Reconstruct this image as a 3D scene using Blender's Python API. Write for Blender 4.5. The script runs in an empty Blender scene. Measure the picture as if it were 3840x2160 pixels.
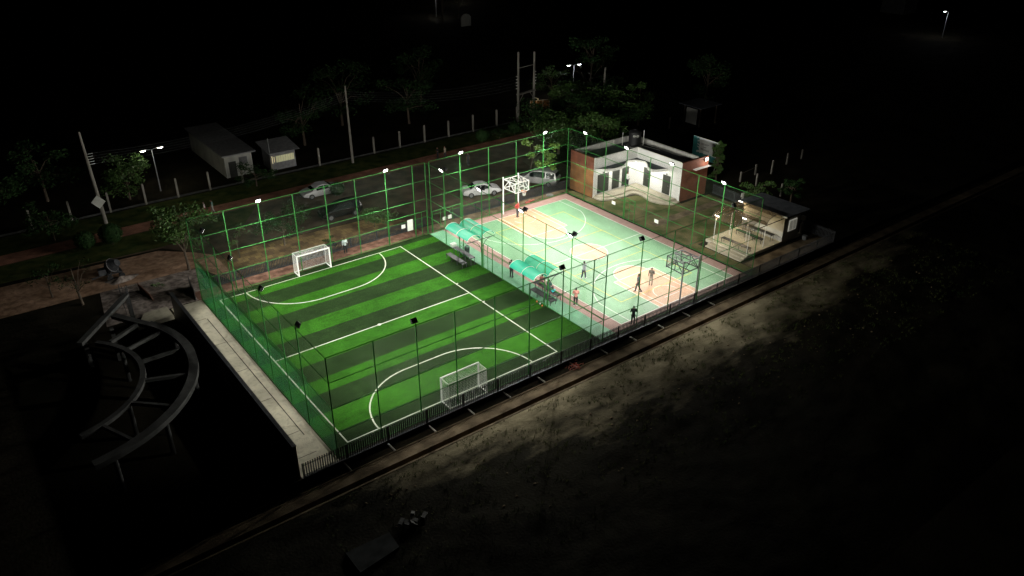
import bpy, bmesh, math, random
from mathutils import Vector, Matrix, noise
random.seed(7)
PI = math.pi
R = math.radians
sc = bpy.context.scene

# ------------------------------------------------------------------ camera
cam_d = bpy.data.cameras.new('camera')
cam = bpy.data.objects.new('camera', cam_d)
sc.collection.objects.link(cam)
yaw, pitch = 0.65206, 0.49534
cam.location = (-47.839, -50.420, 33.378)
fwd = Vector((math.sin(yaw) * math.cos(pitch), math.cos(yaw) * math.cos(pitch), -math.sin(pitch)))
cam.rotation_euler = fwd.to_track_quat('-Z', 'Y').to_euler()
cam_d.sensor_width = 36.0
cam_d.lens = 2976.38 / 3840 * 36.0
cam_d.clip_start = 0.5
cam_d.clip_end = 2000
sc.camera = cam

# ------------------------------------------------------------------ night sky
world = bpy.data.worlds.new('World')
sc.world = world
world.use_nodes = True
wn = world.node_tree
for n in list(wn.nodes):
    wn.nodes.remove(n)
sky = wn.nodes.new('ShaderNodeTexSky')
sky.sky_type = 'NISHITA'
sky.sun_disc = False
sky.sun_elevation = R(-6)
sky.sun_rotation = R(200)
bg = wn.nodes.new('ShaderNodeBackground')
bg.inputs['Strength'].default_value = 0.0045
wo = wn.nodes.new('ShaderNodeOutputWorld')
wn.links.new(sky.outputs[0], bg.inputs[0])
wn.links.new(bg.outputs[0], wo.inputs[0])
sc.view_settings.view_transform = 'Standard'
sc.view_settings.look = 'None'
sc.view_settings.exposure = 0.0
sc.view_settings.gamma = 1.0
sc.cycles.use_light_tree = False
sc.cycles.use_denoising = True
sc.cycles.denoising_prefilter = 'ACCURATE'
sc.cycles.sample_clamp_direct = 12.0
sc.cycles.max_bounces = 5
sc.cycles.diffuse_bounces = 2
sc.cycles.glossy_bounces = 2
sc.cycles.transparent_max_bounces = 12
sc.cycles.caustics_reflective = False
sc.cycles.caustics_refractive = False
sc.cycles.sample_clamp_indirect = 4.0

FLOOD_COURT = 4100.0     # watts of each floodlight over the ball court
FLOOD_TURF = 3800.0      # watts of each floodlight over the turf

# ------------------------------------------------------------------ materials
def mat(name, col, rough=0.7, col2=None, scale=8.0, metal=0.0, bump=0.0, detail=6.0, stretch=None, spec=0.4, thr=None, bscale=None):
    m = bpy.data.materials.new(name)
    m.use_nodes = True
    nt = m.node_tree
    b = nt.nodes['Principled BSDF']
    b.inputs['Roughness'].default_value = rough
    b.inputs['Metallic'].default_value = metal
    b.inputs['Specular IOR Level'].default_value = spec
    b.inputs['Base Color'].default_value = (*col, 1)
    if col2 or bump:
        tc = nt.nodes.new('ShaderNodeTexCoord')
        mp = nt.nodes.new('ShaderNodeMapping')
        if stretch:
            mp.inputs['Scale'].default_value = stretch
        nt.links.new(tc.outputs['Object'], mp.inputs[0])
        nz = nt.nodes.new('ShaderNodeTexNoise')
        nz.inputs['Scale'].default_value = scale
        nz.inputs['Detail'].default_value = detail
        nt.links.new(mp.outputs[0], nz.inputs['Vector'])
        if col2:
            rp = nt.nodes.new('ShaderNodeValToRGB')
            lo, hi = thr or (0.35, 0.65)
            rp.color_ramp.elements[0].position = lo
            rp.color_ramp.elements[1].position = hi
            rp.color_ramp.elements[0].color = (*col, 1)
            rp.color_ramp.elements[1].color = (*col2, 1)
            nt.links.new(nz.outputs['Fac'], rp.inputs[0])
            nt.links.new(rp.outputs[0], b.inputs['Base Color'])
        if bump:
            bp = nt.nodes.new('ShaderNodeBump')
            bp.inputs['Strength'].default_value = bump
            bp.inputs['Distance'].default_value = 0.05
            src = nz
            if bscale:
                src = nt.nodes.new('ShaderNodeTexNoise')
                src.inputs['Scale'].default_value = bscale
                src.inputs['Detail'].default_value = 4
                nt.links.new(mp.outputs[0], src.inputs['Vector'])
            nt.links.new(src.outputs['Fac'], bp.inputs['Height'])
            nt.links.new(bp.outputs[0], b.inputs['Normal'])
    return m

def mottle(m, scale, lo=0.8, hi=1.1, detail=5, stretch=None, pos=(0.35, 0.65)):
    """wear and dirt: multiply the base colour by a broad noise"""
    nt = m.node_tree
    b = nt.nodes['Principled BSDF']
    tc = nt.nodes.new('ShaderNodeTexCoord')
    mp = nt.nodes.new('ShaderNodeMapping')
    if stretch: mp.inputs['Scale'].default_value = stretch
    nt.links.new(tc.outputs['Object'], mp.inputs[0])
    nz = nt.nodes.new('ShaderNodeTexNoise')
    nz.inputs['Scale'].default_value = scale
    nz.inputs['Detail'].default_value = detail
    nz.inputs['Distortion'].default_value = 0.6
    nt.links.new(mp.outputs[0], nz.inputs['Vector'])
    rp = nt.nodes.new('ShaderNodeValToRGB')
    rp.color_ramp.elements[0].position, rp.color_ramp.elements[1].position = pos
    rp.color_ramp.elements[0].color = (lo, lo, lo, 1)
    rp.color_ramp.elements[1].color = (hi, hi, hi, 1)
    nt.links.new(nz.outputs['Fac'], rp.inputs[0])
    mx = nt.nodes.new('ShaderNodeMix'); mx.data_type = 'RGBA'; mx.blend_type = 'MULTIPLY'
    mx.inputs[0].default_value = 1.0
    src = b.inputs['Base Color']
    if src.is_linked: nt.links.new(src.links[0].from_socket, mx.inputs[6])
    else: mx.inputs[6].default_value = src.default_value
    nt.links.new(rp.outputs[0], mx.inputs[7])
    nt.links.new(mx.outputs[2], b.inputs['Base Color'])
    return m

def brick_mat(name, c1, c2, mortar, scale, rough=0.8, bw=0.5, rh=0.25, ms=0.02, rot=None):
    m = mat(name, c1, rough)
    nt = m.node_tree
    b = nt.nodes['Principled BSDF']
    tc = nt.nodes.new('ShaderNodeTexCoord')
    mp = nt.nodes.new('ShaderNodeMapping')
    if rot:
        mp.inputs['Rotation'].default_value = rot
    br = nt.nodes.new('ShaderNodeTexBrick')
    br.inputs['Color1'].default_value = (*c1, 1)
    br.inputs['Color2'].default_value = (*c2, 1)
    br.inputs['Mortar'].default_value = (*mortar, 1)
    br.inputs['Scale'].default_value = scale
    br.inputs['Brick Width'].default_value = bw
    br.inputs['Row Height'].default_value = rh
    br.inputs['Mortar Size'].default_value = ms
    nt.links.new(tc.outputs['Object'], mp.inputs[0])
    nt.links.new(mp.outputs[0], br.inputs['Vector'])
    nz = nt.nodes.new('ShaderNodeTexNoise')
    nz.inputs['Scale'].default_value = 0.9
    nz.inputs['Detail'].default_value = 8
    nt.links.new(tc.outputs['Object'], nz.inputs['Vector'])
    mx = nt.nodes.new('ShaderNodeMix')
    mx.data_type = 'RGBA'
    mx.blend_type = 'MULTIPLY'
    mx.inputs[0].default_value = 0.75
    rp = nt.nodes.new('ShaderNodeValToRGB')
    rp.color_ramp.elements[0].position = 0.3
    rp.color_ramp.elements[0].color = (0.35, 0.35, 0.35, 1)
    rp.color_ramp.elements[1].position = 0.7
    nt.links.new(nz.outputs['Fac'], rp.inputs[0])
    nt.links.new(br.outputs['Color'], mx.inputs[6])
    nt.links.new(rp.outputs[0], mx.inputs[7])
    nt.links.new(mx.outputs[2], b.inputs['Base Color'])
    return m

def emit(name, col, strength):
    m = bpy.data.materials.new(name)
    m.use_nodes = True
    b = m.node_tree.nodes['Principled BSDF']
    b.inputs['Base Color'].default_value = (*col, 1)
    b.inputs['Emission Color'].default_value = (*col, 1)
    b.inputs['Emission Strength'].default_value = strength
    m.cycles.emission_sampling = 'NONE'
    return m

def sheet_glass(name, col, alpha, rough=0.25):
    m = mat(name, col, rough, spec=0.6)
    nt = m.node_tree
    b = nt.nodes['Principled BSDF']
    tr = nt.nodes.new('ShaderNodeBsdfTransparent')
    tr.inputs[0].default_value = (0.55 + col[0] * 0.45, 0.55 + col[1] * 0.45, 0.55 + col[2] * 0.45, 1)
    tl = nt.nodes.new('ShaderNodeBsdfTranslucent')
    tl.inputs[0].default_value = (*col, 1)
    m1 = nt.nodes.new('ShaderNodeMixShader')
    m1.inputs[0].default_value = 0.45
    m2 = nt.nodes.new('ShaderNodeMixShader')
    m2.inputs[0].default_value = alpha
    nt.links.new(b.outputs[0], m1.inputs[1])
    nt.links.new(tl.outputs[0], m1.inputs[2])
    nt.links.new(tr.outputs[0], m2.inputs[1])
    nt.links.new(m1.outputs[0], m2.inputs[2])
    nt.links.new(m2.outputs[0], nt.nodes['Material Output'].inputs[0])
    return m

M = {}
M['turf_light'] = mat('turf_light', (0.0156, 0.0750, 0.0048), 0.9, (0.0258, 0.1032, 0.0078), 26, bump=0.6, bscale=70, spec=0.05)
M['turf_dark'] = mat('turf_dark', (0.0085, 0.0215, 0.0052), 0.9, (0.0155, 0.0350, 0.0095), 26, bump=0.6, bscale=70, spec=0.05)
M['turf_line'] = mat('turf_line', (0.4960, 0.5280, 0.4400), 0.9, (0.3600, 0.4000, 0.3040), 30)
M['court_green'] = mat('court_green', (0.125, 0.250, 0.135), 0.5, (0.145, 0.285, 0.158), 0.9, spec=0.45, detail=8)
M['court_mint'] = mat('court_mint', (0.1050, 0.2800, 0.1540), 0.6, (0.1330, 0.3220, 0.1890), 1.3, detail=8)
M['court_pink'] = mat('court_pink', (0.2310, 0.1435, 0.1225), 0.7, (0.2800, 0.1820, 0.1540), 2.0, detail=8)
M['court_peach'] = mat('court_peach', (0.47, 0.268, 0.150), 0.5, (0.515, 0.310, 0.190), 0.8, spec=0.45, detail=8)
M['court_line'] = mat('court_line', (0.6240, 0.6400, 0.5920), 0.6)
M['court_yellow'] = mat('court_yellow', (0.4960, 0.4400, 0.0560), 0.6)
M['fence_green'] = mat('fence_green', (0.024, 0.155, 0.028), 0.6, spec=0.25)
M['wire_green'] = mat('wire_green', (0.0074, 0.0260, 0.0112), 0.45, spec=0.5)
M['net_green'] = mat('net_green', (0.012, 0.27, 0.07), 0.7)
M['black_steel'] = mat('black_steel', (0.028, 0.03, 0.034), 0.5, (0.05, 0.052, 0.056), 5)
M['black_plain'] = mat('black_plain', (0.012, 0.012, 0.013), 0.5)
M['white_paint'] = mat('white_paint', (0.78, 0.78, 0.75), 0.45)
M['grey_steel'] = mat('grey_steel', (0.18, 0.19, 0.19), 0.45, (0.26, 0.27, 0.27), 4)
M['net_white'] = mat('net_white', (0.75, 0.76, 0.72), 0.8)
M['concrete'] = mat('concrete', (0.50, 0.465, 0.35), 0.9, (0.62, 0.58, 0.44), 0.7, bump=0.3, bscale=14, detail=9)
M['concrete_grey'] = mat('concrete_grey', (0.20, 0.20, 0.19), 0.9, (0.31, 0.31, 0.29), 2.0, bump=0.25, bscale=12, detail=8)
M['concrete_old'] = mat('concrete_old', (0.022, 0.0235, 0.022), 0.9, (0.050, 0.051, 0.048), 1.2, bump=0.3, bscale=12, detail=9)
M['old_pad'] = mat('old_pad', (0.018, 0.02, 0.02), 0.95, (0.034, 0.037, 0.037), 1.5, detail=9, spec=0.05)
M['terrace'] = mat('terrace', (0.36, 0.33, 0.25), 0.85, (0.46, 0.42, 0.32), 1.2, detail=8)
M['white_wall'] = mat('white_wall', (0.78, 0.78, 0.75), 0.8, (0.70, 0.70, 0.67), 0.6, detail=5)
M['grime_wall'] = mat('grime_wall', (0.48, 0.48, 0.43), 0.85, (0.33, 0.33, 0.30), 1.0, stretch=(1, 1, 0.3), detail=9)
M['roof_dark'] = mat('roof_dark', (0.040, 0.047, 0.058), 0.95, (0.080, 0.088, 0.098), 1.4, detail=9)
M['roof_grey'] = mat('roof_grey', (0.075, 0.085, 0.095), 0.8, (0.13, 0.14, 0.15), 1.6, detail=9)
M['red_brick'] = brick_mat('red_brick', (0.20, 0.055, 0.027), (0.25, 0.08, 0.04), (0.16, 0.09, 0.06), 3.2, rot=(R(90), 0, 0))
M['tan_brick'] = brick_mat('tan_brick', (0.19, 0.08, 0.022), (0.24, 0.105, 0.032), (0.17, 0.10, 0.05), 3.2, rot=(R(90), 0, R(90)))
M['red_brick_side'] = brick_mat('red_brick_side', (0.18, 0.05, 0.025), (0.23, 0.07, 0.035), (0.16, 0.09, 0.06), 3.2, rot=(R(90), 0, R(90)))
M['door_dark'] = mat('door_dark', (0.016, 0.018, 0.014), 0.55, (0.026, 0.028, 0.022), 3)
M['earth'] = mat('earth', (0.014, 0.0125, 0.008), 0.95, (0.03, 0.026, 0.017), 0.35, bump=0.6, bscale=5, detail=10, spec=0.04)
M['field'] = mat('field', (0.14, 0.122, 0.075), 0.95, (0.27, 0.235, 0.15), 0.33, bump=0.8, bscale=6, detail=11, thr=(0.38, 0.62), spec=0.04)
M['grass'] = mat('grass', (0.025, 0.05, 0.012), 0.95, (0.085, 0.095, 0.03), 0.8, bump=0.9, bscale=16, detail=10, spec=0.04)
M['lawn'] = mat('lawn', (0.05, 0.075, 0.02), 0.95, (0.17, 0.14, 0.07), 0.55, bump=0.8, bscale=18, detail=10, spec=0.04)
M['road'] = mat('road', (0.085, 0.066, 0.050), 0.9, (0.175, 0.130, 0.092), 0.6, bump=0.3, bscale=9, detail=9, spec=0.04)
M['dirt_brown'] = mat('dirt_brown', (0.38, 0.235, 0.15), 0.95, (0.54, 0.35, 0.235), 0.5, bump=0.5, bscale=7, detail=10, spec=0.04)
M['dirt_pale'] = mat('dirt_pale', (0.25, 0.205, 0.175), 0.95, (0.55, 0.47, 0.42), 0.55, bump=0.6, bscale=6, detail=10, spec=0.04)
M['dirt_strip'] = mat('dirt_strip', (0.085, 0.065, 0.042), 0.95, (0.20, 0.155, 0.10), 0.9, bump=0.6, bscale=9, detail=10, spec=0.04)
M['red_gravel'] = mat('red_gravel', (0.10, 0.05, 0.035), 0.95, (0.23, 0.13, 0.095), 1.6, bump=0.7, bscale=14, detail=9, spec=0.04)
M['brick_path'] = brick_mat('brick_path', (0.58, 0.25, 0.16), (0.66, 0.31, 0.20), (0.28, 0.15, 0.10), 2.0)
M['pavers'] = brick_mat('pavers', (0.46, 0.32, 0.13), (0.20, 0.125, 0.07), (0.15, 0.10, 0.06), 1.0, bw=0.6, rh=0.6, ms=0.015)
M['pavers_grey'] = brick_mat('pavers_grey', (0.23, 0.20, 0.13), (0.17, 0.14, 0.09), (0.10, 0.085, 0.06), 1.6)
M['mud'] = mat('mud', (0.006, 0.006, 0.006), 0.9)
M['bark'] = mat('bark', (0.065, 0.048, 0.033), 0.9, (0.11, 0.085, 0.06), 6, stretch=(1, 1, 0.2))
M['leaf'] = mat('leaf', (0.032, 0.085, 0.018), 0.55, (0.075, 0.14, 0.03), 2.5)
M['leaf_dark'] = mat('leaf_dark', (0.014, 0.038, 0.012), 0.6, (0.03, 0.06, 0.02), 2.0, spec=0.04)
M['leaf_yellow'] = mat('leaf_yellow', (0.10, 0.20, 0.03), 0.55, (0.17, 0.28, 0.05), 2.0)
M['pole_concrete'] = mat('pole_concrete', (0.17, 0.16, 0.135), 0.85, (0.27, 0.255, 0.215), 2.2, stretch=(1, 1, 0.25), detail=8)
M['poly_green'] = sheet_glass('poly_green', (0.06, 0.72, 0.50), 0.66, 0.2)
M['poly_smoke'] = sheet_glass('poly_smoke', (0.25, 0.19, 0.12), 0.34, 0.2)
M['clear_sheet'] = sheet_glass('clear_sheet', (0.7, 0.75, 0.72), 0.12, 0.1)
M['car_white'] = mat('car_white', (0.55, 0.55, 0.55), 0.25, spec=0.6)
M['car_silver'] = mat('car_silver', (0.42, 0.42, 0.41), 0.25, metal=0.2, spec=0.6)
M['car_black'] = mat('car_black', (0.010, 0.010, 0.011), 0.15, spec=0.7)
M['car_glass'] = mat('car_glass', (0.008, 0.012, 0.012), 0.08, spec=0.8)
M['tyre'] = mat('tyre', (0.015, 0.015, 0.015), 0.85)
M['rim'] = mat('rim', (0.30, 0.30, 0.31), 0.35, metal=0.6)
M['red_lamp'] = mat('red_lamp', (0.25, 0.01, 0.01), 0.3)
M['headlamp'] = mat('headlamp', (0.6, 0.6, 0.6), 0.12, metal=0.3)
M['hoop_orange'] = mat('hoop_orange', (0.62, 0.16, 0.05), 0.5)
M['sign_white'] = mat('sign_white', (0.75, 0.76, 0.70), 0.6, (0.68, 0.69, 0.62), 5)
M['pvc'] = mat('pvc', (0.45, 0.42, 0.38), 0.5)
M['red_cloth'] = mat('red_cloth', (0.42, 0.09, 0.07), 0.9, (0.55, 0.17, 0.13), 9)
M['cyan_cloth'] = mat('cyan_cloth', (0.02, 0.45, 0.50), 0.8)
M['tin'] = mat('tin', (0.17, 0.17, 0.18), 0.6, (0.25, 0.25, 0.25), 3)
M['lens'] = emit('lens', (1.0, 0.98, 0.93), 26.0)
M['street_lens'] = emit('street_lens', (1.0, 0.97, 0.80), 22.0)
M['street_lens_white'] = emit('street_lens_white', (0.93, 0.95, 1.0), 26.0)
M['warm_window'] = emit('warm_window', (1.0, 0.86, 0.5), 0.35)
M['lit_window'] = emit('lit_window', (1.0, 0.97, 0.82), 0.22)
M['warm_curtain'] = emit('warm_curtain', (0.85, 0.82, 0.5), 0.16)
M['skin'] = mat('skin', (0.24, 0.125, 0.075), 0.6)
M['hair'] = mat('hair', (0.010, 0.008, 0.007), 0.6)
M['shoe'] = mat('shoe', (0.03, 0.03, 0.03), 0.6)
M['shoe_white'] = mat('shoe_white', (0.6, 0.6, 0.58), 0.6)

for k_ in ('turf_light', 'turf_dark'):
    mottle(M[k_], 0.55, 0.76, 1.12, 8)
    mottle(M[k_], 2.4, 0.84, 1.10, 6, stretch=(0.35, 1, 1))
    mottle(M[k_], 9.0, 0.72, 1.18, 3)
mottle(M['turf_line'], 3.0, 0.6, 1.0, 6, pos=(0.25, 0.5))
mottle(M['court_green'], 0.5, 0.86, 1.06, 9, stretch=(1, 0.45, 1)); mottle(M['court_green'], 6.0, 0.88, 1.06, 6)
mottle(M['court_peach'], 0.7, 0.84, 1.05, 9); mottle(M['court_peach'], 7.0, 0.9, 1.04, 6)
mottle(M['court_mint'], 0.8, 0.8, 1.08, 8)
mottle(M['court_line'], 2.2, 0.75, 1.0, 7, pos=(0.3, 0.5)); mottle(M['court_yellow'], 2.2, 0.7, 1.0, 7, pos=(0.3, 0.5))
mottle(M['concrete'], 0.28, 0.72, 1.1, 8); mottle(M['concrete'], 2.6, 0.8, 1.06, 8, pos=(0.3, 0.5))
mottle(M['road'], 0.12, 0.6, 1.2, 8); mottle(M['dirt_brown'], 1.8, 0.6, 1.1, 9); mottle(M['dirt_pale'], 2.2, 0.45, 1.1, 9)
mottle(M['pavers'], 0.35, 0.65, 1.15, 9); mottle(M['brick_path'], 0.5, 0.6, 1.1, 9)

# sandy track beside the drain, dark rough grass beyond; floodlight fall-off painted into the colour too
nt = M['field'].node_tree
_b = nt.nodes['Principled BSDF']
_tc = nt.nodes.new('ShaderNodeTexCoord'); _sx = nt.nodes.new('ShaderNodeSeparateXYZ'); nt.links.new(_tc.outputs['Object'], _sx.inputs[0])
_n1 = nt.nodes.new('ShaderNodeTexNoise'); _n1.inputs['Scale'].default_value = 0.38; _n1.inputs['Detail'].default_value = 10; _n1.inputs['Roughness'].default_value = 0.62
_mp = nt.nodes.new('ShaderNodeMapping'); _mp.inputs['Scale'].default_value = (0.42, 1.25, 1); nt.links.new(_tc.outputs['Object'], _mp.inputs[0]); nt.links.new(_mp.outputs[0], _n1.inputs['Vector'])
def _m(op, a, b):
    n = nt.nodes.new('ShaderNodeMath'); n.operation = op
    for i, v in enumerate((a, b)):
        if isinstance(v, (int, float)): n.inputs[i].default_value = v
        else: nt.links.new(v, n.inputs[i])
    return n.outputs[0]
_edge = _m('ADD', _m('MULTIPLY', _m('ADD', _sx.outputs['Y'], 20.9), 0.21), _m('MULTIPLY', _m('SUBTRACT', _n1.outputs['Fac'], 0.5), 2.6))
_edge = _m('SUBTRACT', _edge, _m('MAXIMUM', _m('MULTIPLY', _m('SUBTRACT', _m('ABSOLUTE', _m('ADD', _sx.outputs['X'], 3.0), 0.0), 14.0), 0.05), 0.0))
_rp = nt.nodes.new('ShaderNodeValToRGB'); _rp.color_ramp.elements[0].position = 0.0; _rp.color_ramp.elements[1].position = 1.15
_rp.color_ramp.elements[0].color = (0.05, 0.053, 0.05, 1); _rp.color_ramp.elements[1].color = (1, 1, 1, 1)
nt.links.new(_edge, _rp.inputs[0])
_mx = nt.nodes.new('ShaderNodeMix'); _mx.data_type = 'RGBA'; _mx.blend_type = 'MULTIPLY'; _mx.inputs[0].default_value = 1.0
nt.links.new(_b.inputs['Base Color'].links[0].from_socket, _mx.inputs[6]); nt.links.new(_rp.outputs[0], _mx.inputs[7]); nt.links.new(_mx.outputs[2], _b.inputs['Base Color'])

# ------------------------------------------------------------------ mesh builder
class MB:
    def __init__(self):
        self.v, self.f, self.mi = [], [], []
        self.cur = 0
    def add(self, vs, fs):
        o = len(self.v)
        self.v.extend([tuple(p) for p in vs])
        self.f.extend([tuple(i + o for i in f) for f in fs])
        self.mi.extend([self.cur] * len(fs))
        return self
    def box(self, x0, x1, y0, y1, z0, z1):
        vs = [(x0, y0, z0), (x1, y0, z0), (x1, y1, z0), (x0, y1, z0), (x0, y0, z1), (x1, y0, z1), (x1, y1, z1), (x0, y1, z1)]
        return self.add(vs, [(0, 3, 2, 1), (4, 5, 6, 7), (0, 1, 5, 4), (1, 2, 6, 5), (2, 3, 7, 6), (3, 0, 4, 7)])
    def bar(self, a, b, w, h=None, up=(0, 0, 1)):
        a, b = Vector(a), Vector(b)
        h = h or w
        d = (b - a).normalized()
        u = Vector(up)
        if abs(d.dot(u)) > 0.98:
            u = Vector((0, 1, 0))
        s = d.cross(u).normalized() * (w / 2)
        t = s.cross(d).normalized() * (h / 2)
        vs = [a - s - t, a + s - t, a + s + t, a - s + t, b - s - t, b + s - t, b + s + t, b - s + t]
        return self.add(vs, [(0, 1, 2, 3), (7, 6, 5, 4), (0, 4, 5, 1), (1, 5, 6, 2), (2, 6, 7, 3), (3, 7, 4, 0)])
    def tube(self, pts, r, n=8, cap=True):
        pts = [Vector(p) for p in pts]
        rs = r if isinstance(r, (list, tuple)) else [r] * len(pts)
        o = len(self.v)
        vs, fs = [], []
        prev = None
        for i, p in enumerate(pts):
            d = (pts[min(i + 1, len(pts) - 1)] - pts[max(i - 1, 0)]).normalized()
            if prev is None:
                ref = Vector((0, 0, 1)) if abs(d.z) < 0.9 else Vector((1, 0, 0))
                s = d.cross(ref).normalized()
            else:
                s = (prev - d * prev.dot(d)).normalized()
            prev = s
            t = d.cross(s)
            for k in range(n):
                a = 2 * PI * k / n
                vs.append(p + (s * math.cos(a) + t * math.sin(a)) * rs[i])
        for i in range(len(pts) - 1):
            for k in range(n):
                k2 = (k + 1) % n
                fs.append((i * n + k, i * n + k2, (i + 1) * n + k2, (i + 1) * n + k))
        if cap:
            fs.append(tuple(range(n - 1, -1, -1)))
            fs.append(tuple((len(pts) - 1) * n + k for k in range(n)))
        return self.add(vs, fs)
    def poly(self, pts, z0, z1):
        n = len(pts)
        vs = [(x, y, z0) for x, y in pts] + [(x, y, z1) for x, y in pts]
        fs = [tuple(range(n - 1, -1, -1)), tuple(range(n, 2 * n))]
        for i in range(n):
            j = (i + 1) % n
            fs.append((i, j, n + j, n + i))
        return self.add(vs, fs)
    def flat(self, pts, z):
        return self.add([(x, y, z) for x, y in pts], [tuple(range(len(pts)))])
    def rect(self, x0, x1, y0, y1, z):
        return self.flat([(x0, y0), (x1, y0), (x1, y1), (x0, y1)], z)
    def quad(self, a, b, c, d):
        return self.add([a, b, c, d], [(0, 1, 2, 3)])
    def sphere(self, c, r, n=12, m=8, sc_=(1, 1, 1)):
        c = Vector(c)
        vs = [c + Vector((0, 0, r * sc_[2]))]
        for i in range(1, m):
            th = PI * i / m
            for k in range(n):
                a = 2 * PI * k / n
                vs.append(c + Vector((math.sin(th) * math.cos(a) * sc_[0], math.sin(th) * math.sin(a) * sc_[1], math.cos(th) * sc_[2])) * r)
        vs.append(c - Vector((0, 0, r * sc_[2])))
        fs = []
        for k in range(n):
            fs.append((0, 1 + k, 1 + (k + 1) % n))
            for i in range(m - 2):
                a = 1 + i * n
                fs.append((a + k, a + n + k, a + n + (k + 1) % n, a + (k + 1) % n))
            a = 1 + (m - 2) * n
            fs.append((a + k, len(vs) - 1, a + (k + 1) % n))
        return self.add(vs, fs)
    def build(self, name, m, parent=None, smooth=False, world=True, bevel=0):
        me = bpy.data.meshes.new(name)
        vs = self.v
        if parent is not None and world:
            o = Vector(parent.location)
            p = parent.parent
            while p is not None:
                o = o + Vector(p.location)
                p = p.parent
            vs = [(x - o.x, y - o.y, z - o.z) for x, y, z in self.v]
        me.from_pydata(vs, [], self.f)
        ms = m if isinstance(m, (list, tuple)) else [m]
        for q in ms:
            me.materials.append(M[q] if isinstance(q, str) else q)
        if len(ms) > 1:
            me.polygons.foreach_set('material_index', self.mi)
        if smooth:
            me.polygons.foreach_set('use_smooth', [True] * len(me.polygons))
        me.update()
        ob = bpy.data.objects.new(name, me)
        sc.collection.objects.link(ob)
        if parent is not None:
            ob.parent = parent
        if bevel:
            md = ob.modifiers.new('bevel', 'BEVEL')
            md.width = bevel
            md.segments = 2
            md.limit_method = 'ANGLE'
        return ob

def tag(o, label=None, cat=None, group=None, kind=None):
    if label: o['label'] = label
    if cat: o['category'] = cat
    if group: o['group'] = group
    if kind: o['kind'] = kind
    return o

def thing(name, label, cat, loc=(0, 0, 0), rz=0.0, group=None):
    o = bpy.data.objects.new(name, None)
    sc.collection.objects.link(o)
    o.location = loc
    o.rotation_euler = (0, 0, rz)
    o.empty_display_size = 0.3
    return tag(o, label, cat, group)

def copy_tree(o, parent=None):
    c = o.copy()
    sc.collection.objects.link(c)
    if parent is not None:
        c.parent = parent
    for ch in list(o.children):
        copy_tree(ch, c)
    return c

def struct(mb, name, m, label=None):
    o = mb.build(name, m)
    o['kind'] = 'structure'
    if label: o['label'] = label
    return o

def along(p, q, n):
    p, q = Vector(p), Vector(q)
    return [p.lerp(q, i / (n - 1)) for i in range(n)]

# ------------------------------------------------------------------ the setting: ground, turf, court
FX0, FX1 = -32.84, -10.05     # football enclosure
CX1 = 8.41                    # court enclosure right side
YN, YF = -12.64, 13.05
LOW = -0.3                    # the field in front lies lower than the pitch
FH = 7.54                     # fence height

g = MB()
g.quad((-600, -13.12, 0), (900, -13.12, 0), (900, 1200, 0), (-600, 1200, 0))
g.quad((-600, -13.12, LOW), (900, -13.12, LOW), (900, -13.12, 0), (-600, -13.12, 0))
g.quad((-600, -14.95, LOW), (900, -14.95, LOW), (900, -13.12, LOW), (-600, -13.12, LOW))
g.quad((-600, -400, LOW), (900, -400, LOW), (900, -15.45, LOW), (-600, -15.45, LOW))
struct(g, 'ground', 'earth')

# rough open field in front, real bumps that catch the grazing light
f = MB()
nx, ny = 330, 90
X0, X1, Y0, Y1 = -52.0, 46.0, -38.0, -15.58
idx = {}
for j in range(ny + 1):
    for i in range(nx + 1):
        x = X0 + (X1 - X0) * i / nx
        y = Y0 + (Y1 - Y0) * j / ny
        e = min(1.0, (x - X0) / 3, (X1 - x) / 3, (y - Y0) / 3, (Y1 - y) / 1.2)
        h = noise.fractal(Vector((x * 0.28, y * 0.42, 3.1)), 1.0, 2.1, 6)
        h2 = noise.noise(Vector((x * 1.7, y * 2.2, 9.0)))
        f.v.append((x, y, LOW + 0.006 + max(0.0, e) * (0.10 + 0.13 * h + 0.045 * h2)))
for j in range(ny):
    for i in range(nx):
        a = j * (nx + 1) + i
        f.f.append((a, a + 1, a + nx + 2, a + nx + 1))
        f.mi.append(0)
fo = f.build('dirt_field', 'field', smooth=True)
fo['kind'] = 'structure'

# retaining edge and drain below the picket fence
k = MB()
k.box(-60.0, 60.0, -15.0, -14.86, LOW - 0.5, LOW + 0.03)
k.box(-60.0, 60.0, -15.58, -15.44, LOW - 0.5, LOW + 0.04)
k.box(-36.0, 26.0, -14.04, -13.92, LOW, LOW + 0.06)
struct(k, 'drain_kerb', 'dirt_strip')
k = MB(); k.quad((-600, -15.44, LOW - 0.45), (900, -15.44, LOW - 0.45), (900, -15.0, LOW - 0.45), (-600, -15.0, LOW - 0.45)); struct(k, 'drain_bed', 'mud')
k = MB(); k.rect(-60.0, 60.0, -14.86, -14.04, LOW + 0.008); struct(k, 'grass_verge', 'dirt_strip')

# turf in bands
bands = [12.92, 12.10, 10.85, 8.65, 6.48, 4.35, 2.33, 0.27, -1.80, -3.95, -5.66, -7.88, -10.24, -12.55]
t = MB()
for i in range(len(bands) - 1):
    t.cur = 0 if i % 2 == 0 else 1
    t.rect(FX0 + 0.05, FX1 - 0.02, bands[i + 1], bands[i], 0.016)
struct(t, 'turf', ['turf_dark', 'turf_light'])
ln = MB()
Z = 0.021
LX0, LX1, LY0, LY1 = -31.67, -13.87, -11.62, 12.08
w = 0.044
ln.rect(LX0 - w, LX1 + w, LY0 - w, LY0 + w, Z); ln.rect(LX0 - w, LX1 + w, LY1 - w, LY1 + w, Z)
ln.rect(LX0 - w, LX0 + w, LY0 + w, LY1 - w, Z); ln.rect(LX1 - w, LX1 + w, LY0 + w, LY1 - w, Z)
ln.rect(LX0 + w, LX1 - w, 0.23 - w, 0.23 + w, Z)
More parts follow.
